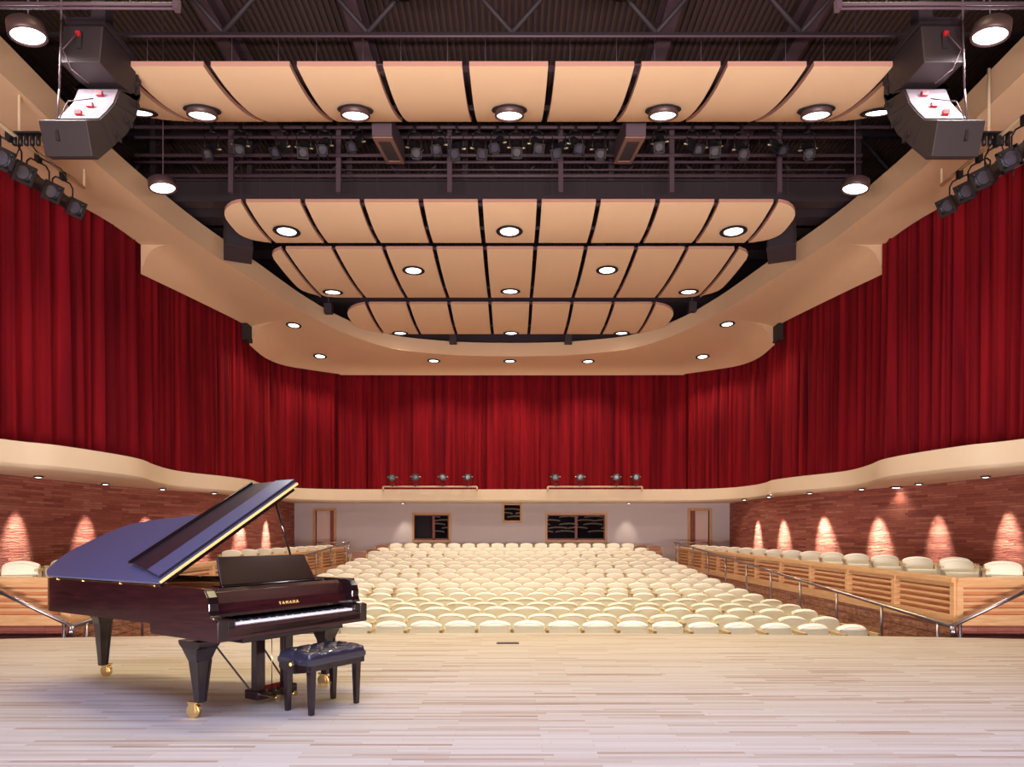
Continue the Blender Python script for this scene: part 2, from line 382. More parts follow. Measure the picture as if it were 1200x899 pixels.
for s, nm in ((-1, 'left'), (1, 'right')):
    mb = MB(); rr = ringrows(s); k0 = 0; jn = []
    for sg in segs:
        m = 5*(len(sg)-1)+1; mb.grid(rr[k0:k0+m]); k0 += m; jn.append(k0)
    for j_ in jn[:-1]: mb.grid([rr[j_-1], rr[j_]], smooth=False)
    # inner face
    up = []
    for a, b in stations:
        hgt = .60 if a.y < 20 else max(.5, .60-.1*(a.y-20)/4)
        up.append((s*a.x, a.y, a.z+hgt))
    keep = [i for i in range(len(rr)) if i not in jn]
    up = [up[i] for i in keep]
    mb.grid([[rr[i][0] for i in keep], up])
    mb.grid([up, [(u[0]+s*.5, u[1]+.3, u[2]) for u in up]])
    o = S(mb.build('ceiling_ring_'+nm, M['plaster'], recalc=False), 'tan plaster ceiling ring on the %s with scalloped edge' % nm)
# hall shell
sh = M['darkwall']
S(MB().box(-13, 13, -6.2, 29, 12.9, 13.1).build('ceiling_deck', sh))
S(MB().box(-13.2, -13, -6.2, 29, -1, 13).build('wall_outer_left', sh)); S(MB().box(13, 13.2, -6.2, 29, -1, 13).build('wall_outer_right', sh))
S(MB().box(-13, 13, 28.4, 28.6, -1, 13).build('wall_outer_rear', sh))
mb = MB().box(-13, 13, -6.2, -6.05, 0, 13)
S(mb.build('wall_stage', M['darkwall']))
mb = MB()
for i in range(7):
    for j in range(8):
        x = -9.4+j*2.4+(1.2 if i % 2 else 0)+.35*math.sin(i*5+j*3); z = 1.55+i*.33
        pts = [(x+.85*t, z+.09*(1-t*t)) for t in [k/4-1 for k in range(9)]]
        for a, b in zip(pts[:-1], pts[1:]): mb.add([(a[0], -6.05, a[1]), (b[0], -6.05, b[1]), (b[0], -5.85, b[1]), (a[0], -5.85, a[1]), (a[0], -6.05, a[1]+.12), (b[0], -6.05, b[1]+.12), (b[0], -5.85, b[1]+.12), (a[0], -5.85, a[1]+.12)], [(0,1,2,3),(4,7,6,5),(3,2,6,7),(0,3,7,4),(1,5,6,2)])
S(mb.build('trim_stage_wall', M['fascia']))

# ============================================================ CURTAINS
def curtain(path, z0, z1, name, label, amp=.10, per=.36, seed=1, ztop=None):
    rnd = random.Random(seed)
    P = catmull([(p[0], p[1], 0) for p in path], 12)
    # resample by arc length
    L = [0]
    for a, b in zip(P[:-1], P[1:]): L.append(L[-1]+(b-a).length)
    tot = L[-1]; step = .035; N = int(tot/step); pts = []
    j = 0
    for i in range(N+1):
        l = tot*i/N
        while j < len(L)-2 and L[j+1] < l: j += 1
        f = (l-L[j])/max(1e-6, L[j+1]-L[j]); p = P[j].lerp(P[j+1], f); d = (P[j+1]-P[j]).normalized()
        pts.append((p, Vector((-d.y, d.x, 0)), l))
    ph = []; a = 0; w = per
    # irregular folds
    folds = []; l = 0
    while l < tot+1:
        wd = per*rnd.uniform(.55, 1.5); folds.append((l, wd, rnd.uniform(.45, 1.15))); l += wd
    fi = 0; off = []
    for p, nrm, l in pts:
        while fi < len(folds)-1 and folds[fi+1][0] <= l: fi += 1
        f0, wd, am = folds[fi]; t = (l-f0)/wd
        off.append((am*(abs(math.sin(math.pi*t))**.6)-.5+.16*math.sin(l*61+fi)*am, am*.35*math.sin(math.pi*2*t*2+fi)))
    zn = [0, .04, .12, .3, .55, .8, .95, 1]
    rows = []; uvs = []
    for k, zt in enumerate(zn):
        r = []
        for (p, nrm, l), (o1, o2) in zip(pts, off):
            am = amp*(2.3-1.2*zt); drift = .05*math.sin(l*1.3+seed)*(1-zt)
            q = p+nrm*(am*(o1*1.6)+amp*.5*o2*(1-zt)+drift*.3)
            r.append((q.x, q.y, z0+(z1-z0)*zt)); uvs.append((l+drift, (z1-z0)*zt))
        rows.append(r)
    mb = MB(); mb.grid(rows)
    o = mb.build(name, M['velvet'], uvs=uvs)
    tag(o, label, 'curtain', 'red curtains around the hall'); return o
for s, nm in ((-1, 'left'), (1, 'right')):
    curtain([(11.4*s, 7), (11.0*s, 11.8), (10.48*s, 13.9), (9.8*s, 16.1), (9.62*s, 17.55)], 3.16, 9.3, 'stage_curtain', 'red velvet curtain nearest the stage on the %s, under the side spotlights' % nm, seed=3+s, per=.32, amp=.12)
    curtain([(9.95*s, 17.2), (9.72*s, 18.6), (9.58*s, 19.6), (9.3*s, 22.35), (9.2*s, 23.3)], 3.16, 9.2, 'stage_curtain', 'middle red velvet curtain on the %s wall between two ceiling notches' % nm, seed=13+s, per=.25)
    curtain([(9.5*s, 22.8), (9.25*s, 23.9), (9.12*s, 24.65), (8.86*s, 26.15), (8.05*s, 27.15), (7.1*s, 27.6)], 3.16, 9.2, 'stage_curtain', 'red velvet curtain curving into the rear corner on the %s' % nm, seed=23+s, per=.24)
curtain([(-7.3, 27.85), (-3.5, 27.87), (0, 27.87), (3.5, 27.87), (7.3, 27.85)], 3.16, 8.6, 'stage_curtain', 'wide flat red curtain across the rear of the hall', seed=40, per=.26, amp=.06)
# black curtain track ends at the notches
for s, nm in ((-1, 'left'), (1, 'right')):
    o = MB().box(9.0*s-.06, 9.0*s+.1, 22.9, 23.42, 7.95, 8.5).build('curtain_leech', M['black']); tag(o, 'black curtain edge strip in the rear ceiling notch on the %s' % nm, 'curtain trim')

# ============================================================ CEILING PANELS
HX = -.05
ROWS = [  # near D, far D, near Z, a, b, hw, rn, rf, slots
 (10.3, 12.78, 8.47, 0.0, .66, 6.45, .5, .8, 4.5),
 (15.0, 16.9, 8.70, -.44, .36, 6.48, .62, .75, 4.5),
 (17.6, 21.3, 8.76, -.365, .395, 6.28, .5, 1.1, 4.5),
 (21.6, 24.5, 8.69, -.45, .35, 5.35, .9, 1.5, 3.5)]
def rowz(r, D):
    d0, d1, z0, a, b = ROWS[r][:5]; t = (D-d0)/(d1-d0); return z0+a*t+b*t*t
RN = ['front', 'second', 'third', 'rear']
def hw_at(r, D):
    d0, d1, _, _, _, hw, rn, rf, _ = ROWS[r]
    if D < d0+rn: q = (d0+rn-D)/rn; return hw-rn*(1-math.sqrt(max(0, 1-q*q)))
    if D > d1-rf: q = (D-(d1-rf))/rf; return hw-rf*(1-math.sqrt(max(0, 1-q*q)))
    return hw
for r, (d0, d1, z0, a, b, hw, rn, rf, ns) in enumerate(ROWS):
    lines = [-.65-1.3*k for k in range(int(ns-.5), -1, -1)]+[.65+1.3*k for k in range(int(ns-.5)+1)]
    bounds = [-99]+lines+[99]; gap = .055 if r else .055
    for k in range(len(bounds)-1):
        xl = bounds[k]+gap; xr = bounds[k+1]-gap; rowsT = []; rowsB = []
        N = 16
        for j in range(N+1):
            tt = j/N; tt = .5-.5*math.cos(math.pi*tt)
            D = d0+(d1-d0)*tt; w = hw_at(r, D); A = max(xl, -w); B = min(xr, w)
            if k == 0: B = xr; A = min(A, B-.01)
            if k == len(bounds)-2: A = xl; B = max(B, A+.01)
            z = rowz(r, D)
            rowsB.append([(HX+A+(B-A)*u/3, D, z) for u in range(4)]); rowsT.append([(HX+A+(B-A)*u/3, D, z+.075) for u in range(4)])
        mb = MB(); mb.grid(rowsB); mb.grid(rowsT)
        if k == 0: which = 'rounded left end panel'
        elif k == len(bounds)-2: which = 'rounded right end panel'
        elif k == (len(bounds)-1)//2: which = 'centre panel'
        else:
            which = '%s panel from the %s end' % ((ORD[k+1], 'left') if k < (len(bounds)-1)/2 else (ORD[len(bounds)-1-k], 'right'))
        o = mb.build('ceiling_panel', M['panel'], recalc=False)
        tag(o, 'curved tan acoustic ceiling panel, %s of the %s row' % (which, RN[r]), 'ceiling panel', 'curved acoustic panels hung in four rows')
        e = MB()
        e.grid([rowsB[0], rowsT[0]], smooth=False); e.grid([rowsB[-1], rowsT[-1]], smooth=False)
        e.grid([[q[0] for q in rowsB], [q[0] for q in rowsT]], smooth=False); e.grid([[q[-1] for q in rowsB], [q[-1] for q in rowsT]], smooth=False)
        e.build('edge_band', M['panel_edge'], o)
        if 0 < k < len(bounds)-2 or r < 2:
            xm0 = rowsT[3][0][0]; xm1 = rowsT[3][3][0]
            for f in (.2, .8):
                x = xm0+(xm1-xm0)*f
                MB().tube((x, d0+.2, rowz(r, d0+.2)+.07), (x, d0+.2, 9.05 if r == 0 else 12.0), .006 if r == 0 else .004, n=5).build('hanging_rod', M['steelpaint'] if r == 0 else M['steeldark'], o)
    # carrier bars seen through the slots
    for Dc in (d0+.35, d1-.5):
        mb = MB().box(-hw+.7, hw-.7, Dc-.03, Dc+.03, rowz(r, Dc)+.16, rowz(r, Dc)+.22)
        o = mb.build('carrier_bar', M['steelpaint']); tag(o, 'brown steel bar above the %s edge of the %s row of ceiling panels' % ('near' if Dc < (d0+d1)/2 else 'far', RN[r]), 'steel bar')

# ============================================================ LIGHT FITTINGS
def recessed(x, y, z, rad, label, energy, color, tilt=0, normal=None, drop=.0, spot=110, group='recessed ceiling lights', aim=None):
    o = empty('ceiling_light', (x, y, z)); tag(o, label, 'ceiling light', group)
    if normal: o.rotation_euler = Vector(normal).to_track_quat('-Z', 'Y').to_euler()
    MB().lathe([(rad*1.0, -.004), (rad*1.02, -.012), (rad*.8, -.02), (rad*.78, .02)]).build('trim_ring', M['hole'], o)
    if drop:
        hd = empty('lamp_head', (0, -.02, 0)); hd.parent = o; hd.rotation_euler = (R(tilt), 0, 0)
        MB().lathe([(rad*.55, .05), (rad*.8, .0), (rad*.84, -drop), (rad*.74, -drop-.01), (rad*.72, -drop+.03)]).build('lamp_housing', M['fixture'], hd)
        MB().disc((0, 0, -drop+.025), rad*.73).build('lens', M['lens'], hd, recalc=False)
    else:
        MB().lathe([(rad*.8, -.018), (rad*.74, -.024), (rad*.70, -.01), (rad*.70, .02)]).build('bezel', M['fixture'], o)
        MB().disc((0, 0, -.006), rad*.70).build('lens', M['lens'], o, recalc=False)
    if rad < .2:
        MB().lathe([(rad*.66, -.018), (rad*.5, -.028), (rad*.3, -.032), (0, -.033)], n=16).build('lens_dome', M['lens'], o)
    if energy:
        l = bpy.data.lights.new('lamp', 'SPOT'); l.energy = energy; l.color = color; l.spot_size = R(spot); l.spot_blend = .6 if spot > 60 else 1.0; l.shadow_soft_size = rad*.5
        lo = bpy.data.objects.new('lamp', l); COL.objects.link(lo); lo.parent = o; lo.location = (0, 0, -drop-.06)
        if aim:
            mw = Vector(aim)-Vector((x, y, z)); q = mw.to_track_quat('-Z', 'Y')
            lo.rotation_mode = 'QUATERNION'; lo.rotation_quaternion = o.rotation_euler.to_quaternion().inverted() @ q
    return o
def slope_normal(r, D):
    e = .05; dz = (rowz(r, D+e)-rowz(r, D-e))/(2*e); return Vector((0, dz, -1)).normalized()
def onrow(r, px, py):
    D = (ROWS[r][0]+ROWS[r][1])/2
    for _ in range(30): D = (rowz(r, D)-1.41)*800/(626-py)
    D = min(max(D, ROWS[r][0]+.1), ROWS[r][1]-.1)
    return ((px-600)/800*D, D, rowz(r, D)-.01)
nm5 = ['leftmost', 'second from the left', 'central', 'second from the right', 'rightmost']
for i, px in enumerate([237, 416.5, 597, 777, 956.5]):
    x, y, z = onrow(0, px, 128); recessed(x, y, z, .30, '%s bright downlight in the front row of ceiling panels' % nm5[i], 150, WARM, drop=.11, tilt=-5, normal=slope_normal(0, y), spot=125)
for px in (164, 1029):
    x, y, z = onrow(0, px, 131); recessed(x, y, z, .28, 'unlit recessed fitting at the %s end of the front ceiling panels' % ('left' if px < 600 else 'right'), 0, WARM, normal=slope_normal(0, y))
nm3 = ['left', 'central', 'right']
for i, px in enumerate([336, 597, 859.5]):
    x, y, z = onrow(1, px, 270.5); recessed(x, y, z, .31, '%s downlight in the second row of ceiling panels' % nm3[i], 240, WARM, normal=slope_normal(1, y), spot=125)
for px, py, t in ((484.5, 316.5, 'upper left'), (711.5, 316, 'upper right'), (390, 342, 'lower left'), (598, 341, 'lower central'), (807, 341.5, 'lower right')):
    x, y, z = onrow(2, px, py); recessed(x, y, z, .30, '%s downlight in the third row of ceiling panels' % t, 230, WARM, normal=slope_normal(2, y), spot=125)
for i, px in enumerate([469, 599, 728.5]):
    x, y, z = onrow(3, px, 390); recessed(x, y, z, .28, '%s downlight in the rear row of ceiling panels' % nm3[i], 260, WARM, normal=slope_normal(3, y), spot=125)
# soffit downlights
def ring_hit(px, py):
    rr = ringrows(-1 if px < 600 else 1); best = None
    for i_, r_ in enumerate(rr[:-1]):
        for a, b, a2, b2 in zip(r_[:-1], r_[1:], rr[i_+1][:-1], rr[i_+1][1:]):
          nn = (Vector(b)-Vector(a)).cross(Vector(a2)-Vector(a))
          if nn.length < 1e-6: continue
          nn.normalize(); nn = -nn if nn.z > 0 else nn
          for g in (0, .25, .5, .75):
            for f in (0, .2, .4, .6, .8):
                q = [(a[k]+(b[k]-a[k])*f)*(1-g)+(a2[k]+(b2[k]-a2[k])*f)*g for k in range(3)]
                e = (600+800*q[0]/q[1]-px)**2+(626-800*(q[2]-1.41)/q[1]-py)**2
                if best is None or e < best[0]: best = (e, q, nn)
    return best[1], best[2]
for k, (px, py) in enumerate([(344.5, 380), (375, 417), (509, 422.5), (598.5, 422.5), (689, 422.5), (823, 417.5), (852.5, 380)]):
    q, nn = ring_hit(px, py)
    lab = ['left side, nearest the stage', 'left rear corner', 'rear, left of centre', 'rear centre', 'rear, right of centre', 'right rear corner', 'right side, nearest the stage'][k]
    recessed(q[0], q[1], q[2]-.02, .25, 'round downlight in the tan ceiling ring, '+lab, 330, WARM, spot=130, normal=nn)
# balcony underside lights washing the brick
def under(px, py, s):
    D = (2.657-1.41)*800/(626-py); return ((px-600)/800*D, D)
scp = [(24.3, 8.77), (22.4, 8.93), (20.4, 9.40), (18.6, 10.02), (16.7, 10.45), (14.6, 10.63), (12.7, 10.82)]
for s, nm in ((-1, 'left'), (1, 'right')):
    for k, (D, X) in enumerate(scp):
        x = s*(X-.5)
        o = recessed(x, D, 2.645, .10, 'small wall washer under the %s balcony, %s from the rear' % (nm, ORD[k+1]), 1200 if k < 4 else 650, (1, .93, .78), spot=36, group='small downlights under the balcony', aim=(s*(X+.02), D, 1.0))
for s, px, py in ((-1, 143.5, 571), (1, 1050, 570.3)):
    x, D = under(px, py, s); recessed(x, D, 2.645, .16, 'larger round downlight under the balcony on the %s' % ('left' if s < 0 else 'right'), 18, WARM, spot=120, group='larger downlights under the balcony')
for k, px in enumerate((472, 737)):
    x = (px-600)/800*27.0; recessed(x, 27.0, 2.645, .09, 'small wall washer under the rear balcony, %s of centre' % ('left' if k == 0 else 'right'), 60, WARM, spot=50, group='small downlights under the balcony', aim=(x, 27.6, 1.0))
# pendants
def pendant(px, py, D, rad, label, energy, tilt):
    x = (px-600)/800*D; z = 1.41+(626-py)/800*D
    o = empty('pendant_light', (x, D, z)); tag(o, label, 'pendant light', 'round high bay pendants')
    h = empty('lamp_head'); h.parent = o; h.rotation_euler = (R(tilt[0]), R(tilt[1]), 0)
    MB().lathe([(0.0, .22), (rad*.7, .20), (rad*.95, .16), (rad, .05), (rad, 0), (rad*.9, -.01), (rad*.86, .03)], n=32).build('housing', M['fixture'], h)
    MB().disc((0, 0, .02), rad*.88).build('lens', M['lens'], h, recalc=False)
    MB().tube((0, 0, .2), (0, 0, 12.6-z), .012, n=6).build('cable', M['steelpaint'], o)
    l = bpy.data.lights.new('lamp', 'SPOT'); l.energy = energy; l.color = WHITE; l.spot_size = R(165); l.spot_blend = .5; l.shadow_soft_size = .2
    lo = bpy.data.objects.new('lamp', l); COL.objects.link(lo); lo.parent = h; lo.location = (0, 0, -.05)
    return o
pendant(33, 43, 9.2, .235, 'large round pendant in the upper left corner beside the speaker array', 260, (6, -10))
pendant(1160, 43, 9.2, .235, 'large round pendant in the upper right corner beside the speaker array', 260, (6, 10))
pendant(191, 221, 13.6, .26, 'round pendant hanging before the left edge of the ceiling ring', 220, (2, -10))
pendant(1002, 222, 13.6, .26, 'round pendant hanging before the right edge of the ceiling ring', 220, (2, 10))

# ============================================================ OVERHEAD STEELWORK
def thing(mb, name, m, label, cat, group=None, bevel=0):
    return tag(mb.build(name, m, bevel=bevel), label, cat, group)
# corrugated deck ribs = one part of the deck
dk = MB()
pts = []
for i in range(0, 180):
    x = -13+i*.145
    dk.box(x, x+.07, -1, 28.4, 12.82, 12.9)
S(dk.build('ceiling_corrugation', mat('brown_deck', lin((78, 56, 48)), .8)))
def P(px, py, D): return ((px-600)/800*D, D, 1.41+(626-py)/800*D)
# depth-running roof beams
for k, X in enumerate((-6.2, -3.25, 3.25, 6.2)):
    mb = MB(); z = 12.0
    mb.box(X-.16, X+.16, -2, 27.5, z-.03, z); mb.box(X-.02, X+.02, -2, 27.5, z, z+.5); mb.box(X-.16, X+.16, -2, 27.5, z+.5, z+.53)
    thing(mb, 'roof_beam', M['steelpaint'], 'brown steel roof beam running towards the rear, %s' % ['far left', 'left of centre', 'right of centre', 'far right'][k], 'roof beam', 'roof beams')
# cross trusses
for j, D in enumerate((10.8, 13.0, 19.0)):
    mb = MB(); zt, zb = 12.6, 10.9
    mb.box(-11, 11, D-.07, D+.07, zt-.14, zt)
    mb.box(-11, 11, D-.03, D+.03, zb, zb+.05)
    o = thing(mb, 'roof_truss', M['steeldark'], ['dark steel roof truss above the front ceiling panels', 'dark steel roof truss behind the front ceiling panels', 'dark steel roof truss above the third row of panels'][j], 'roof truss', 'dark roof trusses')
    for i in range(8):
        x = -11+i*2.75
        MB().tube((x, D, zb+.06), (x+1.375, D, zt-.07), .05, n=6).build('brace', M['steeldark'], o)
        MB().tube((x+1.375, D, zt-.07), (x+2.75, D, zb+.06), .05, n=6).build('brace', M['steeldark'], o)
# big cross braces near the camera
for k, (a, b) in enumerate((((-8.4, 8.6, 9.6), (-5.2, 8.6, 12.6)), ((-5.6, 8.8, 9.6), (-8.8, 8.8, 12.6)), ((5.2, 8.6, 12.6), (8.4, 8.6, 9.6)), ((8.8, 8.8, 12.6), (5.6, 8.8, 9.6)))):
    thing(MB().tube(a, b, .06, n=6), 'brace', M['steeldark'], 'dark diagonal brace above the %s speaker array, leaning %s' % ('left' if k < 2 else 'right', 'right' if k in (0, 3) else 'left'), 'brace')
# round ducts
for s in (-1, 1):
    thing(MB().tube((s*2.0, -1, 11.6), (s*2.0, 12.5, 11.6), .45, n=28), 'round_duct', M['steeldark'], 'dark round duct high above the stage, %s of centre' % ('left' if s < 0 else 'right'), 'duct')
# thin pipe across above the front row
thing(MB().tube((-5.9, 10.5, 9.07), (5.9, 10.5, 9.07), .018, n=8), 'pipe', M['steelpaint'], 'thin brown pipe running across above the front panels', 'pipe')
for s in (-1, 1):
    p0 = P(1210 if s > 0 else -10, 4, 7.8); p1 = P(982 if s > 0 else 207, 5, 7.8)
    o = thing(MB().tube(p0, p1, .02, n=8).tube((p0[0], p0[1], p0[2]-.05), (p1[0], p1[1], p1[2]-.05), .014, n=8), 'lighting_batten', M['steelpaint'], 'pale double pipe batten at the top %s corner' % ('left' if s < 0 else 'right'), 'batten')
    MB().box(p1[0]-.03, p1[0]+.03, p1[1]-.04, p1[1]+.04, p1[2]-.07, p1[2]+.06).build('end_bracket', M['steelpaint'], o)
    for f in (.25, .75):
        x = p0[0]+(p1[0]-p0[0])*f; MB().tube((x, 7.8, p0[2]), (x, 7.8, 12.8), .008, n=5).build('hanging_cable', M['steelpaint'], o)
# lighting pipe with spotlights
LD = 15.2
def lightpipe(py, D, x0, x1, r, label):
    z = P(0, py, D)[2]; return thing(MB().tube(((x0-600)/800*D, D, z), ((x1-600)/800*D, D, z), r, n=8), 'pipe', M['steelpaint'], label, 'pipe', 'horizontal pipes of the lighting bridge')
PZ = P(0, 149, LD)[2]
lightpipe(149, LD, 158, 1042, .04, 'lighting pipe carrying the row of black spotlights')
lightpipe(161, 15.8, 158, 1010, .035, 'upper rail of the lighting bridge behind the spotlights')
lightpipe(182, 15.8, 158, 1010, .04, 'middle rail of the lighting bridge at spotlight height')
lightpipe(190, 16.2, 158, 1010, .03, 'lower rail of the lighting bridge below the spotlights')
lightpipe(199, 16.6, 300, 990, .02, 'thin lowest rail of the lighting bridge')
lightpipe(206, 16.9, 170, 1000, .05, 'brown pipe just above the long bridge beam')
for k, px in enumerate((271, 397, 527, 657, 787, 913)):
    D = 15.9; x = (px-600)/800*D
    thing(MB().box(x-.055, x+.055, D-.04, D+.04, P(0, 226, D)[2], 12.4), 'post', M['steelpaint'], 'upright steel post of the lighting bridge, %s from the left' % ORD[k+1], 'post', 'upright posts of the lighting bridge')
for k, px in enumerate((180, 293, 410, 545, 716, 840, 1005)):
    D = 17.6; x = (px-600)/800*D
    thing(MB().box(x-.07, x+.07, D-.05, D+.05, 9.9, 12.8), 'post', M['steeldark'], 'dark upright post behind the lighting bridge, %s from the left' % ORD[k+1], 'post', 'dark posts behind the bridge')
z1 = P(0, 214, 17)[2]; z0 = P(0, 236, 17)[2]
thing(MB().box(-8.6, 8.6, 16.97, 17.2, z0, z1).box(-8.6, 8.6, 16.9, 17.3, z1, z1+.04).box(-8.6, 8.6, 16.9, 17.3, z0-.04, z0), 'bridge_beam', M['steeldark'], 'long deep brown beam across the hall above the second panel row', 'beam')
z1 = P(0, 237, 18.2)[2]; z0 = P(0, 257, 18.2)[2]
thing(MB().box(-9.2, 9.2, 18.1, 18.4, z0, z1).box(-9.2, 9.2, 18.0, 18.5, z0-.03, z0), 'bridge_beam', M['steeldark'], 'lower dark beam showing at both ends of the second panel row', 'beam')
for j, D in enumerate((20.5, 22.8)):
    thing(MB().box(-9, 9, D, D+.15, 10.3+.3*j, 10.6+.3*j), 'bridge_beam', M['steeldark'], ['dark cross beam hidden behind the bridge', 'farthest dark cross beam above the rear panels'][j], 'beam')
# spotlights
def make_spot(scale=1.0):
    o = empty('stage_spotlight')
    b = MB(); 
    b.lathe([(0, .34), (.07, .33), (.10, .28), (.11, .12), (.095, .10), (.085, -.02), (.085, -.22), (.105, -.24), (.11, -.30), (.085, -.30), (.08, -.26)], n=18)
    b.build('barrel', M['spotbody'], o)
    MB().disc((0, 0, -.275), .083, n=18).build('lens', M['spotlens'], o, recalc=False)
    fr = MB()
    for s1, s2 in ((-.12, -.085), (.085, .12)): fr.box(s1, s2, -.12, .12, -.33, -.30); fr.box(-.12, .12, s1, s2, -.33, -.30)
    fr.build('colour_frame', M['spotbody'], o)
    MB().tube((-.20, 0, .05), (-.11, 0, .05), .018, n=8).build('knob', M['yellowglass'], o); MB().tube((.11, 0, .05), (.20, 0, .05), .018, n=8).build('knob', M['yellowglass'], o)
    return o
def spot_at(proto, first, x, y, z, dirv, hang, label, group, cat='spotlight'):
    """hang: +h yoke goes up to a pipe, -h stands below"""
    t = empty('stage_spotlight', (x, y, z)); tag(t, label, cat, group)
    q = Vector(dirv).to_track_quat('-Z', 'Y').to_euler()
    for ch in proto.children:
        c = ch.copy(); COL.objects.link(c); c.parent = t; c.rotation_euler = q
    s = 1 if hang > 0 else -1; h = abs(hang)
    yk = MB(); r = .011
    Mz = Matrix.Rotation(math.atan2(dirv[1], dirv[0])+math.pi/2, 4, 'Z')
    pp = [Mz @ Vector(v) for v in ((-.15, 0, .05), (-.15, 0, s*h*.55), (-.10, 0, s*h*.7), (.10, 0, s*h*.7), (.15, 0, s*h*.55), (.15, 0, .05))]
    yk.path(pp, r, n=6); yk.build('yoke', M['spotbody'], t)
    MB().box(-.025, .025, -.04, .04, min(s*h*.7, s*h), max(s*h*.7, s*h)).build('clamp', M['spotbody'], t)
    return t
sproto = make_spot(); 
spx = [(248, 180), (281.6, 175), (330, 178), (356, 178), (380, 175), (418, 172), (486, 179), (514, 175), (535, 180), (561.7, 180), (583, 173), (605, 178), (628.7, 174), (655, 180), (675, 174), (702, 180), (773, 172), (812, 175), (836.6, 177), (869, 180), (910, 176), (947, 180)]
for k, (px, py) in enumerate(spx):
    x, y, z = P(px, py-4, LD-.1); yaw = .25*math.sin(k*2.3)
    spot_at(sproto, False, x, y, z, (yaw, -.75, -.75), PZ-z, 'black spotlight on the bridge pipe, %s from the left' % ORD[k+1] if k < 22 else '', 'black spotlights on the bridge pipe')
# boxes hanging through the bridge
for s, px in ((-1, 452), (1, 741)):
    x = (px-600)/800*14.0
    o = empty('hanging_speaker', (x, 13.6, 9.35)); o.rotation_euler = (R(12), 0, 0); tag(o, 'brown box speaker hanging behind the front panels, %s of centre' % ('left' if s < 0 else 'right'), 'speaker', 'brown box speakers behind the front panels')
    MB().box(-.2, .2, 0, 1.7, 0, .4).build('cabinet', M['steelpaint'], o, bevel=.01)
    fr = MB()
    for a in ((-.2, -.13, .05, 1.65), (.13, .2, .05, 1.65), (-.13, .13, .05, .25), (-.13, .13, 1.5, 1.65)): fr.box(*a, -.03, 0)
    fr.build('front_frame', mat('speaker_frame_brown', lin((130, 95, 85)), .6), o)
    MB().box(-.13, .13, .25, 1.5, -.012, .0).build('grille', M['grille'], o)
    MB().box(-.1, .1, .3, .5, .4, 1.4).build('bracket', M['steelpaint'], o)
for s, px in ((-1, 279), (1, 916)):
    x, y, z = P(px, 283, 17.2)
    o = empty('side_speaker', (x, y, z)); o.rotation_euler = (R(-20), 0, R(-s*25)); tag(o, 'dark loudspeaker under the %s end of the second panel row' % ('left' if s < 0 else 'right'), 'speaker', 'dark loudspeakers beside the panels')
    MB().box(-.33, .33, -.3, .3, -.4, .45).build('cabinet', M['steeldark'], o, bevel=.015); MB().box(-.29, .29, -.32, -.3, -.36, .4).build('grille', M['grille'], o)
for lab, px, py, D in (('left, between panels and ring', 385, 362, 22.5), ('right, between panels and ring', 811, 360, 22.5), ('rear left, over the ring edge', 531, 398, 24.9), ('rear right, over the ring edge', 666, 398, 24.9)):
    x, y, z = P(px, py, D); o = empty('small_speaker', (x, y, z)); tag(o, 'small dark hanging box speaker, '+lab, 'speaker', 'small hanging speakers')
    MB().box(-.13, .13, -.12, .12, -.16, .16).build('cabinet', M['steeldark'], o, bevel=.01); MB().tube((0, 0, .16), (0, 0, 1.5), .015, n=6).build('hanger', M['steelpaint'], o)

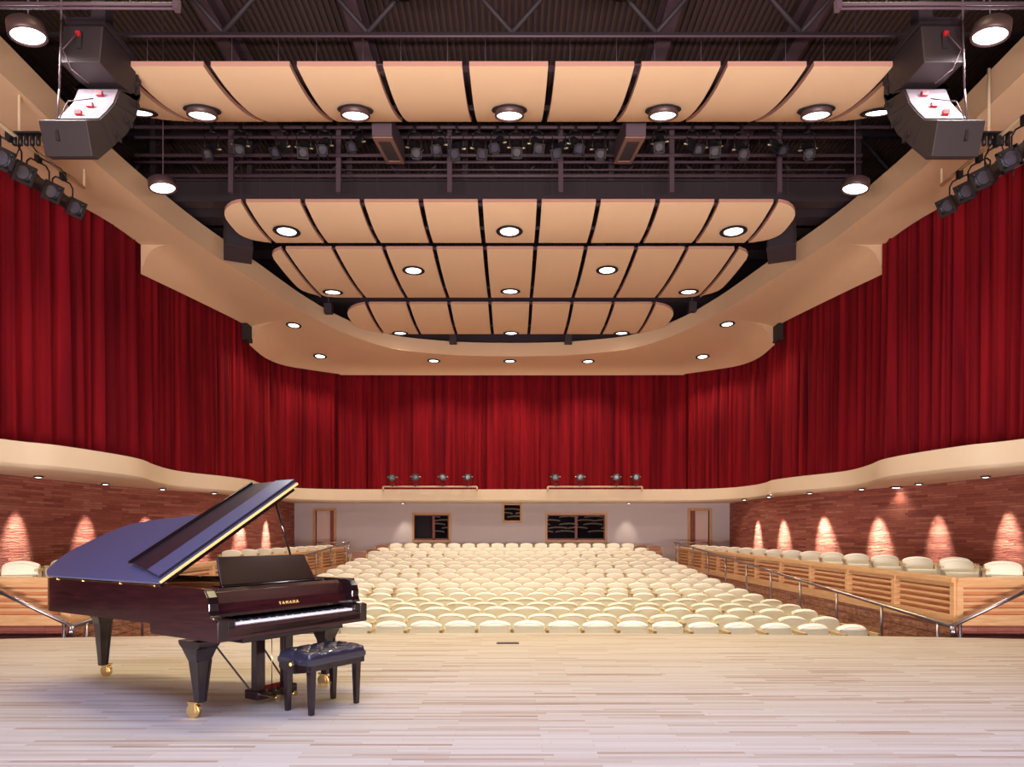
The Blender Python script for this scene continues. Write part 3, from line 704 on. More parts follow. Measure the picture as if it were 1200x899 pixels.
# ============================================================ LINE ARRAYS
def line_array(s, nm):
    o = empty('line_array', (0, 0, 0)); tag(o, 'curved dark line array loudspeaker hanging at the upper '+nm, 'loudspeaker', 'hanging line array loudspeakers')
    XI = 5.75; XO = 6.38; fx = lambda p, k, a=XI, b=XO: (s*(a+(b-a)*k), p[0], p[1])
    # top cabinet
    top = [(9.60, 8.56), (9.52, 7.99), (9.95, 8.0), (10.42, 8.08), (10.45, 8.62)]
    MB().prism(top, lambda p, k: fx(p, k, XI, XI+.56)).build('top_cabinet', M['speaker'], o, bevel=.012)
    O = [(10.50, 8.62), (10.58, 8.20), (10.46, 7.80), (10.20, 7.38), (9.85, 7.00), (9.44, 6.62)]
    I = [(10.10, 8.02), (10.02, 7.93), (9.90, 7.66), (9.72, 7.42), (9.55, 7.22), (9.28, 7.02)]
    I[0] = (10.46, 8.05)
    for k in range(4):
        poly = [I[k], O[k], O[k+1], I[k+1]]
        c = MB().prism([(a+(sum(q[0] for q in poly)/4-a)*.012, b+(sum(q[1] for q in poly)/4-b)*.012) for a, b in poly], fx).build('speaker_cabinet', M['speaker'], o, bevel=.008)
        cx = sum(q[0] for q in poly)/4; cz = sum(q[1] for q in poly)/4
        ox = (O[k][0]+O[k+1][0])/2; oz = (O[k][1]+O[k+1][1])/2
        for f in (.15, .62):
            px = ox+(cx-ox)*f; pz = oz+(cz-oz)*f
            MB().box(s*(XI-.008)-.012, s*(XI-.008)+.012, px-.035, px+.035, pz-.04, pz+.04).build('rigging_clip', M['black'], c)
        ix = (I[k][0]+I[k+1][0])/2; iz = (I[k][1]+I[k+1][1])/2
        if k > 0:
            # rear face coloured light for the lamplight falling on it, and red connector
            p0, p1 = I[k], I[k+1]
            a0 = s*(XI+.03); a1 = s*(XO-.02); q = .006
            MB().add([(a0, p0[0]-q, p0[1]+q), (a1, p0[0]-q, p0[1]+q), (a1, p1[0]-q, p1[1]+q), (a0, p1[0]-q, p1[1]+q)], [(0, 1, 2, 3)]).build('rear_panel', M['speaker_lit'], c)
            mx = s*(XI+.2+.05*k)
            MB().box(mx-.045, mx+.045, ix-.06, ix-.01, iz-.01, iz+.05).build('connector', M['redplug'], c)
    # bottom cabinet facing back
    B = [(9.28, 7.03), (9.44, 6.62), (9.9, 6.98), (9.60, 7.20)]
    B2 = [(9.22, 7.0), (9.36, 6.59), (9.50, 6.62), (9.84, 6.98), (9.55, 7.21), (9.28, 7.04)]
    c = MB().prism(B2, lambda p, k: fx(p, k, XI+.0, XO+.02)).build('bottom_cabinet', M['speaker'], o, bevel=.012)
    MB().box(s*(XI+.42)-.02, s*(XI+.42)+.02, 9.255, 9.30, 6.76, 6.92).build('handle', M['black'], c)
    # connectors and cables
    MB().box(s*(XI+.30)-.035, s*(XI+.30)+.035, 9.53, 9.58, 8.2, 8.42).build('connector_plate', M['black'], o)
    MB().box(s*(XI+.30)-.03, s*(XI+.30)+.03, 9.50, 9.54, 8.36, 8.42).build('connector', M['redplug'], o)
    cab = MB(); cab.path([(s*6.22, 9.45, 12.6), (s*6.22, 9.42, 8.5), (s*6.2, 9.35, 7.5), (s*6.22, 9.33, 7.05)], .014, n=6)
    cab.path([(s*6.05, 9.5, 8.38), (s*6.2, 9.42, 8.1), (s*6.1, 9.45, 7.85), (s*5.95, 9.6, 7.75)], .009, n=5)
    cab.path([(s*5.95, 9.7, 7.6), (s*6.15, 9.45, 7.4), (s*6.2, 9.35, 7.1)], .008, n=5)
    cab.build('cable', M['steelpaint'], o)
    MB().box(s*XI-.0 if s > 0 else s*(XI+.56), s*(XI+.56) if s > 0 else s*XI, 9.65, 10.4, 8.63, 8.72).box(s*6.0-.1, s*6.0+.1, 9.9, 10.1, 8.72, 12.8).build('rigging_frame', M['steeldark'], o)
    return o
line_array(-1, 'left'); line_array(1, 'right')

# side spotlights over the curtains
for s, nm in ((-1, 'left'), (1, 'right')):
    lens = [(2.7, 186), (28, 203), (61, 225), (89, 244)] if s < 0 else [(1183, 186), (1151, 209), (1131, 225), (1109, 242)]
    Ds = [10.6, 11.3, 12.2, 13.0]
    pts = []
    dirv = Vector((-s*.78, -.30, -.50)).normalized()
    for k, ((px, py), D) in enumerate(zip(lens, Ds)):
        L = Vector(P(px, py, D)); c = L-dirv*.42
        sc = 1.35
        t = empty('side_spotlight', c); tag(t, 'black side spotlight above the %s curtain, %s from the frame edge' % (nm, ORD[k+1]), 'spotlight', 'black spotlights over the side curtains')
        q = dirv.to_track_quat('-Z', 'Y').to_euler()
        for ch in sproto.children:
            cc = ch.copy(); COL.objects.link(cc); cc.parent = t; cc.rotation_euler = q; cc.scale = (sc, sc, sc)
        side = dirv.cross(Vector((0, 0, 1))).normalized()*.2
        h = .52
        yk = MB(); pp = [side, side+Vector((0, 0, h*.6)), side*.7+Vector((0, 0, h*.75)), -side*.7+Vector((0, 0, h*.75)), -side+Vector((0, 0, h*.6)), -side]
        yk.path(pp, .014, n=6).build('yoke', M['spotbody'], t)
        MB().box(-.04, .04, -.05, .05, h*.75, h*1.05).build('clamp', M['spotbody'], t)
        pts.append(c+Vector((0, 0, h*1.05)))
    # pipe through clamps
    d = (pts[-1]-pts[0]).normalized(); a = pts[0]-d*1.5; b = pts[-1]+d*.9
    mb = MB().tube(a, b, .035, n=10)
    o = mb.build('lighting_pipe', M['beige_steel']); tag(o, 'beige pipe carrying the side spotlights on the '+nm, 'pipe')
    for p in (b, pts[1]+d*.3): MB().tube(p, (p[0], p[1], 9.4), .025, n=8).build('drop_pipe', M['beige_steel'], o)
    # multi plug box
    c = Vector(P(31 if s < 0 else 1167, 166, 11.5))
    o = empty('plug_box', c); tag(o, 'row of black plug connectors on the %s lighting pipe' % nm, 'plug box')
    MB().box(-.25, .25, -.05, .05, .12, .15).build('bracket', M['spotbody'], o)
    for i in range(5): MB().tube((-.2+.1*i, 0, .12), (-.2+.1*i, 0, -.06), .036, n=8).build('plug', M['spotbody'], o)
    w = MB(); w.path([(.1, 0, -.06), (.2, .05, -.25), (.45, .2, -.35), (.5, .3, -.5)], .01, n=5); w.path([(-.1, 0, -.06), (-.2, 0, -.3), (0, .1, -.5)], .01, n=5); w.build('cable', M['spotbody'], o)

# rail lights on the rear balcony
for s, (xa, xb), sp in ((-1, (449, 559), [(460, 560), (487, 559.5), (519, 559.5), (548, 559.5)]), (1, (642, 752.5), [(651, 559.5), (680, 559.5), (722, 559.5), (745, 559.5)])):
    nm = 'left' if s < 0 else 'right'; D = 26.45
    a = P(xa, 570.5, D); b = P(xb, 570.5, D)
    mb = MB(); mb.tube(a, b, .032, n=8)
    for q in (a, b): mb.tube(q, (q[0], q[1], 3.1), .032, n=8); mb.tube((q[0], q[1], 3.1), (q[0], 26.65, 3.1), .032, n=8)
    thing(mb, 'rail_pipe', M['beige_steel'], 'cream pipe rail on the rear balcony, %s of centre' % nm, 'pipe rail')
    for k, (px, py) in enumerate(sp):
        x, y, z = P(px, py, D); spot_at(sproto, False, x, y, z+.02, (-.1*s, -.97, -.12), -(z-a[2]+.02), 'black spotlight on the %s balcony pipe, %s from the left' % (nm, ORD[k+1]), 'black spotlights on the rear balcony')
for ch in list(sproto.children): bpy.data.objects.remove(ch)
bpy.data.objects.remove(sproto)

# ============================================================ TIER BALUSTRADES AND HANDRAILS
def balustrade(p0, p1, zt0, zt1, zb0, zb1, inward, pitch, label, nslat=4):
    p0 = Vector((*p0, 0)); p1 = Vector((*p1, 0)); d = p1-p0; L = d.length; d.normalize(); nv = Vector((-d.y, d.x, 0))
    if nv.dot(Vector((*inward, 0))) < 0: nv = -nv      # nv points to the seats (visible side)
    o = empty('wooden_balustrade', (0, 0, 0)); tag(o, label, 'balustrade', 'wooden balustrades of the side tiers')
    def bar(l0, l1, f0, f1, t0, t1, mat_, name):   # f as fraction of height (0 bottom..1 top)
        vs = []
        for f in (f0, f1):
            for (l, t) in ((l0, t0), (l1, t0), (l1, t1), (l0, t1)):
                q = l/L; zt = zt0+(zt1-zt0)*q; zb = zb0+(zb1-zb0)*q; p = p0+d*l+nv*t
                vs.append((p.x, p.y, zb+(zt-zb)*f))
        return MB().add(vs, [(3,2,1,0),(4,5,6,7),(0,1,5,4),(1,2,6,5),(2,3,7,6),(3,0,4,7)]).build(name, mat_, o)
    bar(0, L, 0, .93, -.10, -.07, M['mapled'], 'backing_board')
    bar(0, L, .0, .22, -.07, .03, M['maple'], 'base_board')
    bar(0, L, .90, 1.0, -.14, .06, M['maple'], 'top_rail')
    bar(0, L, .80, .90, -.07, .0, M['maple'], 'upper_board')
    n = max(1, round(L/pitch))
    for i in range(n+1):
        l = min(max(L*i/n, .05), L-.05); bar(l-.045, l+.045, .2, .9, -.07, .025, M['maple'], 'post')
    for k in range(nslat):
        f = .30+k*.135; bar(0, L, f, f+.055, -.07, .015, M['maple'], 'slat')
    return o
for s, nm in ((-1, 'left'), (1, 'right')):
    N0 = (6.37*s, 9.8); F0 = (6.06*s, 25.0)
    balustrade(N0, F0, .785, .94, .10, .17, (-s, 0), 1.45, 'maple slatted balustrade along the %s side tier' % nm)
    balustrade((6.37*s, 9.8), (11.1*s, 9.8), .785, .80, .10, .10, (0, -1), 1.6, 'maple slatted balustrade facing the stage at the %s tier end' % nm)
    # stone retaining walls
    n = 24; r0 = []; r1 = []; uvs = []
    for i in range(n+1):
        f = i/n; X = (6.37+(6.06-6.37)*f)*s; D = 9.8+15.2*f
        r0.append((X+s*.0, D, floorz(D)-.1)); r1.append((X, D, .10+.07*f))
    uvs = [(a[1], a[2]) for a in r0]+[(a[1], a[2]) for a in r1]
    S(MB().grid([r0, r1]).build('wall_tier_'+nm, M['rough_stone'], uvs=uvs))
    vs = [(6.37*s, 9.8, -1), (11.1*s, 9.8, -1), (11.1*s, 9.8, .1), (6.37*s, 9.8, .1)]
    S(MB().add(vs, [(0, 1, 2, 3)]).build('wall_tier_front_'+nm, M['stone'], uvs=[(v[0], v[2]) for v in vs]))
    # handrail
    o = empty('handrail'); tag(o, 'stainless steel handrail on posts sloping beside the %s seating aisle' % nm, 'handrail', 'sloping aisle handrails')
    a = Vector((6.18*s, 9.55, .11)); b = Vector((5.86*s, 24.6, 1.13))
    MB().tube(a, b, .028, n=12).tube(a, (a[0], a[1], a[2]-.14), .028, n=12).build('rail', M['steel'], o)
    for k, D in enumerate((9.9, 11.35, 12.85, 14.4, 15.95, 17.5, 19.1, 20.7, 22.3, 24.0)):
        q = (D-a.y)/(b.y-a.y); p = a.lerp(b, q)
        MB().tube(p, (p.x, p.y, floorz(D)), .024, n=10).build('post', M['steel'], o)
    o = empty('stair_rail'); tag(o, 'stainless stair rail rising from the aisle to the frame edge on the '+nm, 'handrail', 'stair rails beside the stage')
    a = Vector((6.16*s, 9.56, .12)); b = Vector((7.8*s, 9.56, .90))
    MB().tube(a, b, .028, n=12).tube(a, a-Vector((0, 0, .16)), .028, n=12).build('rail', M['steel'], o)
    for q in (.07, .95):
        p = a.lerp(b, q); MB().tube(p, (p.x, p.y, -.9), .024, n=10).build('post', M['steel'], o)
    # rear guard rail (horizontal)
    o = empty('guard_rail'); tag(o, 'thin horizontal steel guard rail at the rear of the %s tier' % nm, 'handrail')
    z = P(0, 636, 25.2)[2]
    MB().tube((6.0*s, 25.2, z), (7.25*s, 25.2, z), .022, n=8).build('rail', M['chrome'], o)
    for X in (6.05, 7.2): MB().tube((X*s, 25.2, z), (X*s, 25.2, .15), .02, n=8).build('post', M['chrome'], o)

# ============================================================ SEATS
def make_chair(fabric, edge, pad, name):
    t = empty(name)
    W = .236
    def arc(u, base=.795, rise=.062): return base+rise*(1-(u/W)**2)**.7 if abs(u) < W else base
    # backrest: rounded top slab, slightly concave, reclined
    us = [-W+2*W*i/14 for i in range(15)]
    def pt(u, f, back):
        z = .40+(arc(u)-.40)*f; y = .10+.07*f - .02*(1-(u/W)**2) + (0 if not back else .085)
        if f > .97: y += (.03 if not back else -.02)
        return (u, y, z)
    fs = [0, .5, .93, 1.0]
    rows = [[pt(u, f, False) for u in us] for f in fs]+[[pt(u, f, True) for u in us] for f in reversed(fs)]
    mb = MB().grid(rows)
    n = len(rows)
    mb.add([r[0] for r in rows], [tuple(range(n))]); mb.add([r[-1] for r in rows], [tuple(range(n))])
    mb.build('backrest', fabric, t)
    pp = MB(); pr = [pt(u, .955, False) for u in us]; pr = [(p[0]*.985, p[1]-.004, p[2]-.012) for p in pr]
    pp.path([(pr[0][0], pr[0][1]-.02, .45)]+pr+[(pr[-1][0], pr[-1][1]-.02, .45)], .006, n=4); pp.build('piping', edge, t)
    # tipped-up seat cushion
    q = MB(); rows = []
    for (y, z) in ((.02, .36), (-.06, .38), (-.10, .5), (-.08, .62), (-.02, .645), (.04, .6), (.06, .40), (.02, .36)):
        rows.append([(-.225, y+.01, z), (-.19, y-.01, z), (0, y-.02, z), (.19, y-.01, z), (.225, y+.01, z)])
    q.grid(rows); q.add([r[0] for r in rows[:-1]], [tuple(range(7))]); q.add([r[-1] for r in rows[:-1]], [tuple(range(7))])
    q.build('seat_cushion', fabric, t)
    for s in (-1, 1):
        MB().box(s*.27-.024, s*.27+.024, -.06, .17, .705, .745).build('armrest', pad, t)
        MB().box(s*.27-.014, s*.27+.014, -.02, .14, .0, .705).build('standard', fabric if fabric is M['cover'] else pad, t)
    return t
seat_proto = make_chair(M['cover'], M['coveredge'], M['tan'], 'theatre_seat')
brown_proto = make_chair(M['brownfabric'], M['brownfabric'], M['tan'], 'theatre_seat')
# candidate positions
cands = []
Xedge = [5.40, 5.42, 5.5, 5.6, 5.62, 5.6, 5.58, 5.54, 5.5, 5.45, 5.41, 5.37, 5.32, 5.28, 5.24, 5.2, 5.1, 4.76]
pitches = [.565, .53, .53, .555, .57, .57, .55, .55, .57, .56, .56, .56, .555, .56, .57, .56, .57, .56]
for r in range(18):
    XR = Xedge[r]; pit = pitches[r]; n = int(round((2*XR/pit-(r % 2))/2))*2+(r % 2); pit = 2*XR/n
    kk = .017*(1-r/20)
    for i in range(n):
        x = XR-pit*(i+.5); D = rowD(r)-kk*x*x+(.012*math.sin(i*7.7+r*3))
        z = zr[r]-.86
        px = 600+800*x/D
        yaw = -math.atan(2*kk*x)*-1
        cands.append((D, x, z, r, i, px, yaw, pit))
def hidden(c):
    D, x, z, r, i, px, _, _ = c; ytop = 626-800*(z+.86-1.41)/D
    # behind the piano body (solid region of the picture)
    if px < 408 and 690 < ytop: return px < 392 or ytop < 716
    if px < 366 and ytop > 655: return True
    return False
cands = [c for c in cands if not hidden(c)]
tier = []
for s in (-1, 1):
    D = 10.05; k = 0
    while D < 25.4:
        q = (D-10.05)/15.3; X = s*(7.3-.45*q); px = 600+800*X/D
        if not (s < 0 and 75 < px < 262): tier.append((D, X, .15, s, k))
        D += 1.02+.01*math.sin(k*3); k += 1
cands.sort(key=lambda c: c[0])
quota = 300-len(tier)-1
ind = cands[:quota]; rest = cands[quota:]
used = set()
def put(proto, x, y, z, rz, label, group):
    if proto.name not in used: used.add(proto.name); c = proto
    else: c = copy_tree(proto)
    c.location = (x, y, z); c.rotation_euler = (0, 0, rz)
    tag(c, label, 'theatre seat', group); return c
for D, x, z, r, i, px, yaw, pit in ind:
    c = put(seat_proto, x, D, z, yaw, 'cream theatre seat in the %s row from the stage, %s from the right end' % (ORD[r+1], ORD[i+1]), 'cream theatre seats in the centre block')
for D, X, z, s, k in tier:
    nm = 'left' if s < 0 else 'right'
    put(seat_proto, X, D, z, s*-R(18)*(1-k/20), 'cream seat on the %s side tier behind the balustrade, %s from the stage' % (nm, ORD[k+1]), 'cream seats on the side tiers')
put(seat_proto, 7.75, 11.85, z, -R(18), 'cream seat on the right side tier standing behind its second seat', 'cream seats on the side tiers')
# the far rows as one object
mb = MB()
for D, x, z, r, i, px, yaw, pit in rest:
    Mx = Matrix.Translation((x, D, z)) @ Matrix.Rotation(yaw, 4, 'Z')
    for ch in seat_proto.children:
        if ch.name.startswith('armrest') or ch.name.startswith('piping'): continue
        me = ch.data; mb.add([Mx @ v.co for v in me.vertices], [tuple(p.vertices) for p in me.polygons], True)
o = mb.build('theatre_seat_rows', M['cover'], recalc=False)
tag(o, 'farthest rows of cream theatre seats below the rear wall windows', 'theatre seats', kind='stuff')
am = MB()
for D, x, z, r, i, px, yaw, pit in rest:
    Mx = Matrix.Translation((x, D, z)) @ Matrix.Rotation(yaw, 4, 'Z')
    for ch in seat_proto.children:
        if ch.name.startswith('armrest'): am.add([Mx @ v.co for v in ch.data.vertices], [tuple(p.vertices) for p in ch.data.polygons])
o2 = am.build('armrests', M['tan'], o); o2['kind'] = 'stuff'
# uncovered brown seats
for px, py, D, lab in ((447, 638, 25.9, 'uncovered brown theatre seat at the left end of the last row'), (436, 643, 25.0, 'uncovered brown theatre seat low behind the left end of the rows'), (420, 646, 22.8, 'uncovered brown theatre seat nearest the left handrail'),
                       (752, 638.5, 25.9, 'uncovered brown theatre seat at the right end of the last row'), (768, 639, 24.8, 'uncovered brown theatre seat nearest the right handrail')):
    x, y, z = P(px, py, D); put(brown_proto, x, y, z-.86, 0, lab, 'uncovered brown seats')

# ============================================================ PIANO
PA = 1.011; pc, ps = math.cos(PA), math.sin(PA); PX, PY = -2.144, 4.97
piano = empty('grand_piano', (PX, PY, 0), PA)
tag(piano, 'open black and mahogany concert grand piano on the stage', 'piano')
W = 1.53; TL = 2.70
def sm(pts, n=5): return [(p.x, p.y) for p in catmull([(a, b, 0) for a, b in pts], n)]
tail = sm([(.0, 2.50), (.03, 2.61), (.13, 2.69), (.30, 2.745), (.46, 2.74), (.63, 2.67), (.78, 2.56), (.88, 2.42), (.95, 2.16), (1.00, 1.78), (1.10, 1.42), (1.30, 1.14), (1.47, .98), (W, .85)], 5)
outer_o = [(0, .16)]+tail+[(W, .16)]
def inset(poly, d):
    out = []; n = len(poly)
    for i in range(n):
        a = Vector(poly[i-1]); b = Vector(poly[i]); c = Vector(poly[(i+1) % n])
        e1 = (b-a).normalized(); e2 = (c-b).normalized(); n1 = Vector((e1.y, -e1.x)); n2 = Vector((e2.y, -e2.x)); m = n1+n2
        m = m/max(.3, m.dot(n1)) if m.length > 1e-6 else n1
        out.append(tuple(b+m*d))
    return out
def area2(p): return sum(p[i-1][0]*p[i][1]-p[i][0]*p[i-1][1] for i in range(len(p)))
sgn = 1 if area2(outer_o) > 0 else -1
inner_o = inset(outer_o, -.045*sgn)
# make sure the inset really goes inwards
if abs(area2(inner_o)) > abs(area2(outer_o)): inner_o = inset(outer_o, .045*sgn)
inner_o[0] = (.045, .30); inner_o[-1] = (W-.045, .30)
ZB, ZT = .70, 1.0
n = len(outer_o); mb = MB()
def ringwall(lo, hi, flip=False):
    for i in range(n-1): pass
lo = [(x, y, ZB) for x, y in outer_o]; hi = [(x, y, ZT) for x, y in outer_o]; ihi = [(x, y, ZT) for x, y in inner_o]; ilo = [(x, y, .86) for x, y in inner_o]
mb.grid([lo, hi], smooth=True); mb.grid([hi, ihi], smooth=False); mb.grid([ihi, ilo], smooth=True)
mb.add([(x, y, ZB) for x, y in outer_o], [tuple(range(n))])
rim = mb.build('rim', M['pianowood'], piano, recalc=True)
# bottom key bed
MB().box(0.0, W, -.0, .86, .615, .70).build('key_bed', M['pianowood'], piano, bevel=.006)
MB().box(.25, W-.25, .05, .95, .575, .62).build('under_block', M['piano'], piano, bevel=.004)
# soundboard + plate
MB().add([(x, y, .865) for x, y in inner_o], [tuple(range(n))]).build('soundboard', M['maple'], piano)
pl = inset(inner_o, -.05*sgn)
if abs(area2(pl)) > abs(area2(inner_o)): pl = inset(inner_o, .05*sgn)
MB().prism(pl, lambda p, k: (p[0], p[1], .87+.06*k)).build('iron_plate', M['plate'], piano, bevel=.004)
stn = MB()
for i in range(40):
    x = .16+i*.0305; y1 = min(2.5-.0*i, 2.55-1.45*(i/40)**1.1)
    stn.tube((x, .50, .95), (x*.9, y1, .95), .0018, n=4, caps=False)
stn.build('strings', M['brass'], piano)
MB().box(.08, W-.08, .44, .62, .93, .965).build('damper_felt', M['felt'], piano)
# pin block/front rail
MB().box(.05, W-.05, .30, .36, .80, .985).build('front_rail', M['piano'], piano, bevel=.004)
fl = MB().box(.05, W-.05, .345, .43, .945, .96); fl.build('felt_strip', M['felt'], piano)
# arms (cheeks)
armp = [(.86, .63), (.0, .63), (-.005, .765), (.0, .775), (.05, .782), (.085, .80), (.10, .84), (.10, .89), (.115, .94), (.15, .985), (.19, 1.0), (.86, 1.0)]
for a, b, nm in ((0, .085, 'left'), (W-.085, W, 'right')):
    MB().prism(armp, lambda p, k, a=a, b=b: (a+(b-a)*k, p[0], p[1]), smooth=False).build('arm', M['piano'] if nm == 'left' else M['piano'], piano, bevel=.010, seg=3)
# spine outer skin keeps wood over the arm
MB().prism([(.86, .632), (.004, .632), (.0, .763), (.05, .778), (.088, .80), (.105, .84), (.105, .89), (.12, .94), (.155, .985), (.19, .998), (.86, .998)], lambda p, k: (-.004+.006*k, p[0], p[1])).build('rim_veneer', M['pianowood'], piano)
# fallboard
fb = [(.30, .985), (.285, .99), (.235, .965), (.195, .88), (.175, .80), (.175, .775), (.20, .775), (.30, .80)]
MB().prism(fb, lambda p, k: (.085+(W-.17)*k, p[0], p[1])).build('fallboard', M['pianowood'], piano, bevel=.004)
# key slip and key blocks
MB().box(.085, W-.085, -.0, .03, .64, .725).build('key_slip', M['pianowood'], piano, bevel=.004)
for a in (.085, W-.15): MB().box(a, a+.065, .0, .19, .70, .775).build('key_block', M['piano'], piano, bevel=.005)
k0 = .152; kw = 1.225/52
wk = MB(); bk = MB()
for i in range(52):
    wk.box(k0+kw*i+.0008, k0+kw*(i+1)-.0008, .032, .19, .715, .742)
pat = [1, 0, 1, 1, 0, 1, 1]  # from A: A# yes, B none, C# D# yes, E none, F# G#
for i in range(51):
    if [1, 0, 1, 1, 0, 1, 1][i % 7]: bk.box(k0+kw*(i+1)-.006, k0+kw*(i+1)+.006, .085, .19, .742, .754)
o = wk.build('white_keys', M['whitekey'], piano); o['kind'] = 'stuff' if False else 'part'
del o['kind']
bk.build('black_keys', M['blackkey'], piano)
MB().box(k0, k0+1.225, .03, .19, .70, .716).build('key_frame', M['piano'], piano)
# logo
def text(txt, size, m, parent, loc, rot, name='lettering', ext=.0015, space=1.0, xs=1.0):
    cu = bpy.data.curves.new(name, 'FONT'); cu.body = txt; cu.size = size; cu.extrude = ext; cu.align_x = 'CENTER'; cu.align_y = 'CENTER'; cu.space_character = space
    tmp = bpy.data.objects.new(name, cu); COL.objects.link(tmp)
    dg = bpy.context.evaluated_depsgraph_get(); me = bpy.data.meshes.new_from_object(tmp.evaluated_get(dg)); bpy.data.objects.remove(tmp)
    me.materials.clear(); me.materials.append(m)
    o = bpy.data.objects.new(name, me); COL.objects.link(o); o.parent = parent; o.location = loc; o.rotation_euler = rot; o.scale = (xs, 1, 1)
    return o
text('YAMAHA', .036, M['gold'], piano, (W/2+.03, .1805, .838), (R(90-14), 0, 0), space=1.6)
# music desk
d0 = Vector((.31, .40, 1.0)); dz = Vector((0, .10, .215))
mb = MB()
q = [(0, 0), (.97, 0), (.92, 1), (.03, 1)]
fr_ = [(.31+a, .40+.10*b, 1.0+.225*b) for a, b in q]; bk_ = [(x, y+.018, z-.004) for x, y, z in fr_]
mb.hexa(fr_, bk_).build('music_desk', M['piano'], piano, bevel=.004)
MB().box(.27, 1.32, .33, .46, .985, 1.0).build('desk_shelf', M['piano'], piano, bevel=.003)
# lid (hinged on the spine)
th = R(32.5); ct, st_ = math.cos(th), math.sin(th)
lido = empty('lid', (0, 0, 1.02)); lido.parent = piano; lido.rotation_euler = (0, -th, 0)
o = lido
lo_ = [(-.012, .722), (-.012, 2.50), (.046, 2.63), (.112, 2.70), (.278, 2.785), (.443, 2.78), (.635, 2.70), (.782, 2.61), (.89, 2.46), (.958, 2.158), (1.011, 1.748), (1.08, 1.42), (1.22, 1.21), (1.42, 1.06), (1.60, .92), (1.61, .722)]
lsm = [lo_[0]]+sm(lo_[1:15], 4)+[lo_[15]]
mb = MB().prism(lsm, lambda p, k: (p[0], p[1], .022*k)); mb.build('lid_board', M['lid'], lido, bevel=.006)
# underside bevel, front flap folded over
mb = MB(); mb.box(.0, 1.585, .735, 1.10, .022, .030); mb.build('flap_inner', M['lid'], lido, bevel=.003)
fo = [(.02, .735), (.02, 1.385), (1.56, 1.385), (1.60, .90), (1.60, .735)]
fo = [(.19, .85), (.19, 1.375), (1.585, 1.325), (1.60, .85)]
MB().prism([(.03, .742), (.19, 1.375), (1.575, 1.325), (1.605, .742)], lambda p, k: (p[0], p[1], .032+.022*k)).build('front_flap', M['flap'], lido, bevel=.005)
MB().prism([(.17, 1.36), (.17, 1.385), (1.57, 1.335), (1.57, 1.31)], lambda p, k: (p[0], p[1], .052+.025*k)).build('flap_lip', M['piano'], lido, bevel=.004)
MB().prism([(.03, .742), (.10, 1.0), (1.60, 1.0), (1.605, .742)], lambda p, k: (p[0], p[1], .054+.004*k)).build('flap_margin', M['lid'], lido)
MB().box(.0, 1.60, .708, .722, .002, .024).build('lit_edge_strip', mat('lit_edge_tan', lin((226, 188, 120)), .35), lido, bevel=.003)  # tan colour stands in for light caught along the lid's front edge
MB().box(.0, 1.54, .722, .75, -.03, .0).build('edge_moulding', M['piano'], lido)
# hinges along the spine
hg = MB()
for v in (.80, 1.30, 1.9, 2.35): hg.box(-.010, .0, v, v+.05, .995, 1.012)
hg.build('hinges', M['brass'], piano); MB().box(-.006, .004, .72, 2.5, 1.0, 1.006).build('hinge_strip', M['brass'], piano)
# prop stick
pt_top = Vector((1.36*ct, .80, 1.02+1.36*st_-.02)); 
MB().tube((1.46, .86, .98), pt_top, .011, n=8).build('lid_prop', M['piano'], piano)
# legs
def leg(u, v, bw, nm, cast):
    l = empty('leg', (u, v, 0)); l.parent = piano
    zt = .60 if v < 1 else .70
    # main tapered block
    def sq(z, hx, hy): return [(-hx, -hy, z), (hx, -hy, z), (hx, hy, z), (-hx, hy, z)]
    mb = MB(); prof = [(.125, .033), (.18, .035), (zt-.16, .060), (zt-.10, .080), (zt-.06, .10), (zt-.035, .135), (zt-.02, .145), (zt, .145)]
    rows = []
    for z, h in prof:
        h2 = min(h, .088)
        rows.append([(-h2, -h*.9, z), (h2, -h*.9, z), (h2, h, z), (-h2, h, z), (-h2, -h*.9, z)])
    mb.grid(rows, smooth=False); mb.add(rows[0][:4], [(0, 1, 2, 3)]); mb.add(rows[-1][:4], [(0, 1, 2, 3)])
    mb.build('leg_post', M['piano'], l, bevel=.006)
    # raised borders round the recessed front face
    mb = MB()
    for a, b in ((-1, -.72), (.72, 1)):
        mb.hexa([(.033*a, -.038, .13), (.033*b, -.038, .13), (.033*b, -.026, .13), (.033*a, -.026, .13)], [(.062*a, -.064, zt-.15), (.062*b, -.064, zt-.15), (.062*b, -.04, zt-.15), (.062*a, -.04, zt-.15)])
    mb.build('leg_moulding', M['piano'], l, bevel=.002)
    c = empty('caster', (cast[0], cast[1], 0)); c.parent = l
    MB().tube((-.02, 0, .056), (.02, 0, .056), .056, n=20).build('wheel', M['brass'], c, bevel=.004)
    MB().tube((-.026, 0, .052), (.026, 0, .052), .014, n=10).build('axle', M['brass'], c)
    f = MB(); f.box(-.030, -.022, -.03, .03, .045, .118); f.box(.022, .030, -.03, .03, .045, .118); f.box(-.03, .03, -.045, .045, .112, .126)
    f.build('fork', M['brass'], c, bevel=.002)
    c.rotation_euler = (0, 0, R(20))
    return l
leg(.085, .34, .1, 'front left', (-.01, .06)); leg(W-.19, .33, .1, 'front right', (.03, .06)); leg(.47, 2.50, .1, 'rear', (.06, .05))
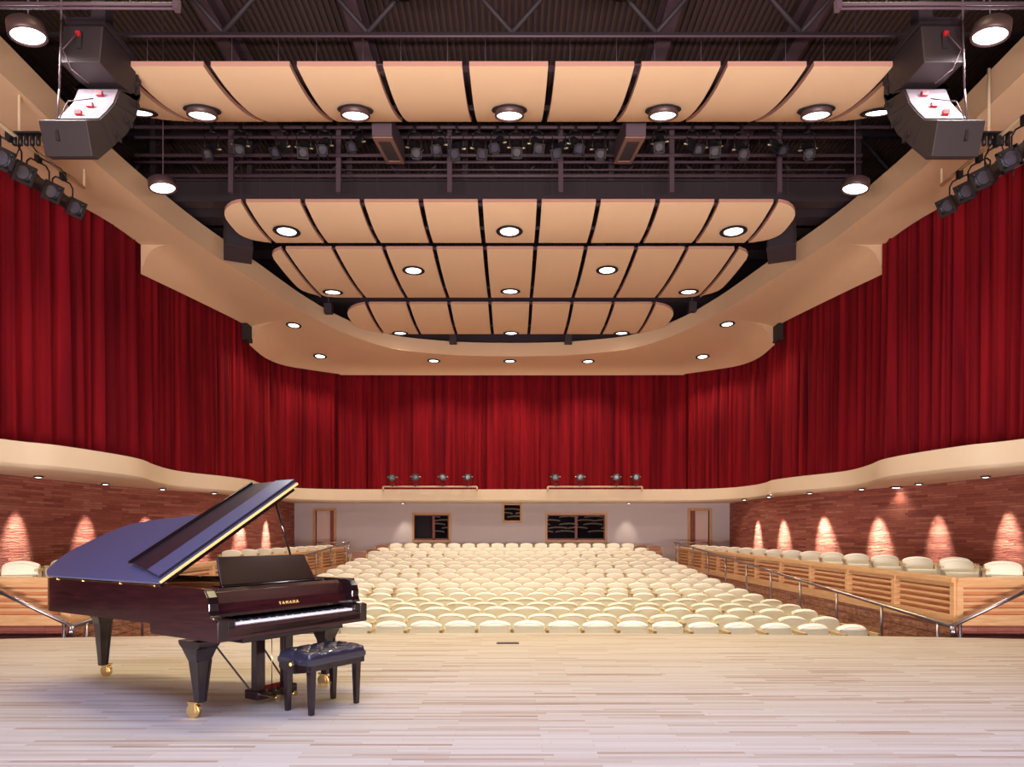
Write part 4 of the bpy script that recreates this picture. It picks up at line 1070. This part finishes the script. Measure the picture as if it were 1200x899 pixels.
# lyre
ly = empty('pedal_lyre', (0, 0, 0)); ly.parent = piano
MB().box(.50, 1.06, .27, .47, .535, .58).build('top_block', M['piano'], ly, bevel=.006)
for u in (.635, .925): MB().box(u-.045, u+.045, .335, .405, .09, .54).build('column', M['piano'], ly, bevel=.006)
MB().box(.575, .985, .30, .47, .035, .11).build('pedal_box', M['piano'], ly, bevel=.008)
for u in (.69, .78, .87):
    MB().box(u-.017, u+.017, .19, .31, .05, .062).tube((u, .20, .056), (u, .185, .056), .024, n=12).build('pedal', M['brass'], ly, bevel=.003)
    MB().tube((u, .38, .11), (u, .38, .56), .004, n=6).build('pedal_rod', M['brass'], ly)
for u, u2 in ((.60, .42), (.96, .86)): MB().tube((u, .42, .10), (u2, .80, .60), .008, n=6).build('brace_rod', M['black'], ly)
# ============================================================ BENCH
BA = math.atan2(.37, .246)
bench = empty('piano_bench', (-1.545, 5.575, 0), BA)
tag(bench, 'black tufted leather piano bench before the keyboard', 'bench')
BL, BW2 = .29, .18
for sx in (-1, 1):
    for sy in (-1, 1):
        cx, cy = sx*(BL-.055), sy*(BW2-.04)
        MB().hexa([(cx-.018, cy-.018, 0), (cx+.018, cy-.018, 0), (cx+.018, cy+.018, 0), (cx-.018, cy+.018, 0)], [(cx-.028, cy-.028, .36), (cx+.028, cy-.028, .36), (cx+.028, cy+.028, .36), (cx-.028, cy+.028, .36)]).build('leg', M['piano'], bench, bevel=.003)
skirt = [(-BW2, .40), (-BW2, .355), (-BW2*.7, .335), (0, .315), (BW2*.7, .335), (BW2, .355), (BW2, .40)]
for x in (-BL, BL-.02): MB().prism(skirt, lambda p, k, x=x: (x+.02*k, p[0], p[1])).build('end_skirt', M['piano'], bench, bevel=.003)
for y in (-BW2, BW2-.02): MB().box(-BL, BL, y, y+.02, .345, .41).build('side_skirt', M['piano'], bench, bevel=.003)
NX, NY = 44, 28; rows = []
btn = [(-.21, -.07), (-.07, -.07), (.07, -.07), (.21, -.07), (-.21, .07), (-.07, .07), (.07, .07), (.21, .07), (-.14, 0), (0, 0), (.14, 0)]
for j in range(NY+1):
    r = []
    for i in range(NX+1):
        u = -1+2*i/NX; v = -1+2*j/NY
        e = (1-abs(u)**6)**.5*(1-abs(v)**5)**.5 if abs(u) < 1 and abs(v) < 1 else 0
        x, y = u*BL*1.02, v*BW2*1.03; z = .44+.066*e**.45
        dmin = min(math.hypot(x-a, (y-b)) for a, b in btn); z -= .034*math.exp(-(dmin/.032)**2)*e
        # diagonal seams
        sx_ = abs(((x/.14+y/.14) % 1)-.0); sx_ = min(sx_, 1-sx_); sy_ = abs(((x/.14-y/.14) % 1)); sy_ = min(sy_, 1-sy_)
        z -= .012*(math.exp(-(sx_/.07)**2)+math.exp(-(sy_/.07)**2))*e*(abs(v) < .92)
        r.append((x, y, z))
    rows.append(r)
mb = MB().grid(rows)
per = rows[0]+[r[-1] for r in rows[1:]]+list(reversed(rows[-1]))[1:]+[r[0] for r in reversed(rows)][1:]
mb.grid([per, [(p[0]*1.01, p[1]*1.01, .41) for p in per], [(p[0]*.98, p[1]*.98, .39) for p in per]])
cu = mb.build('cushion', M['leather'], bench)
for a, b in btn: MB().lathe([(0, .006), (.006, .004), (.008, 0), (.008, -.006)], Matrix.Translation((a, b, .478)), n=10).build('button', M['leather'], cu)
for y in (.05,):
    k = MB().tube((-BL-.005, y-.07, .40), (-BL-.045, y-.07, .40), .022, .026, n=16); kb = k.build('height_knob', M['piano'], bench)
    MB().tube((-BL-.045, y-.07, .40), (-BL-.048, y-.07, .40), .015, n=16).build('knob_cap', M['gold'], kb)

# floor vent on the stage
x, y = (595-600)/800*8.81, 8.81
o = empty('floor_vent', (x, y, 0)); tag(o, 'small dark metal floor outlet plate near the stage edge', 'floor plate')
MB().box(-.145, .145, -.06, .06, 0, .006).build('frame', M['ventmetal'], o, bevel=.002)
sl = MB()
for i in range(7): sl.box(-.12+.036*i, -.12+.036*i+.02, -.045, .045, .006, .009)
sl.build('slats', M['black'], o)
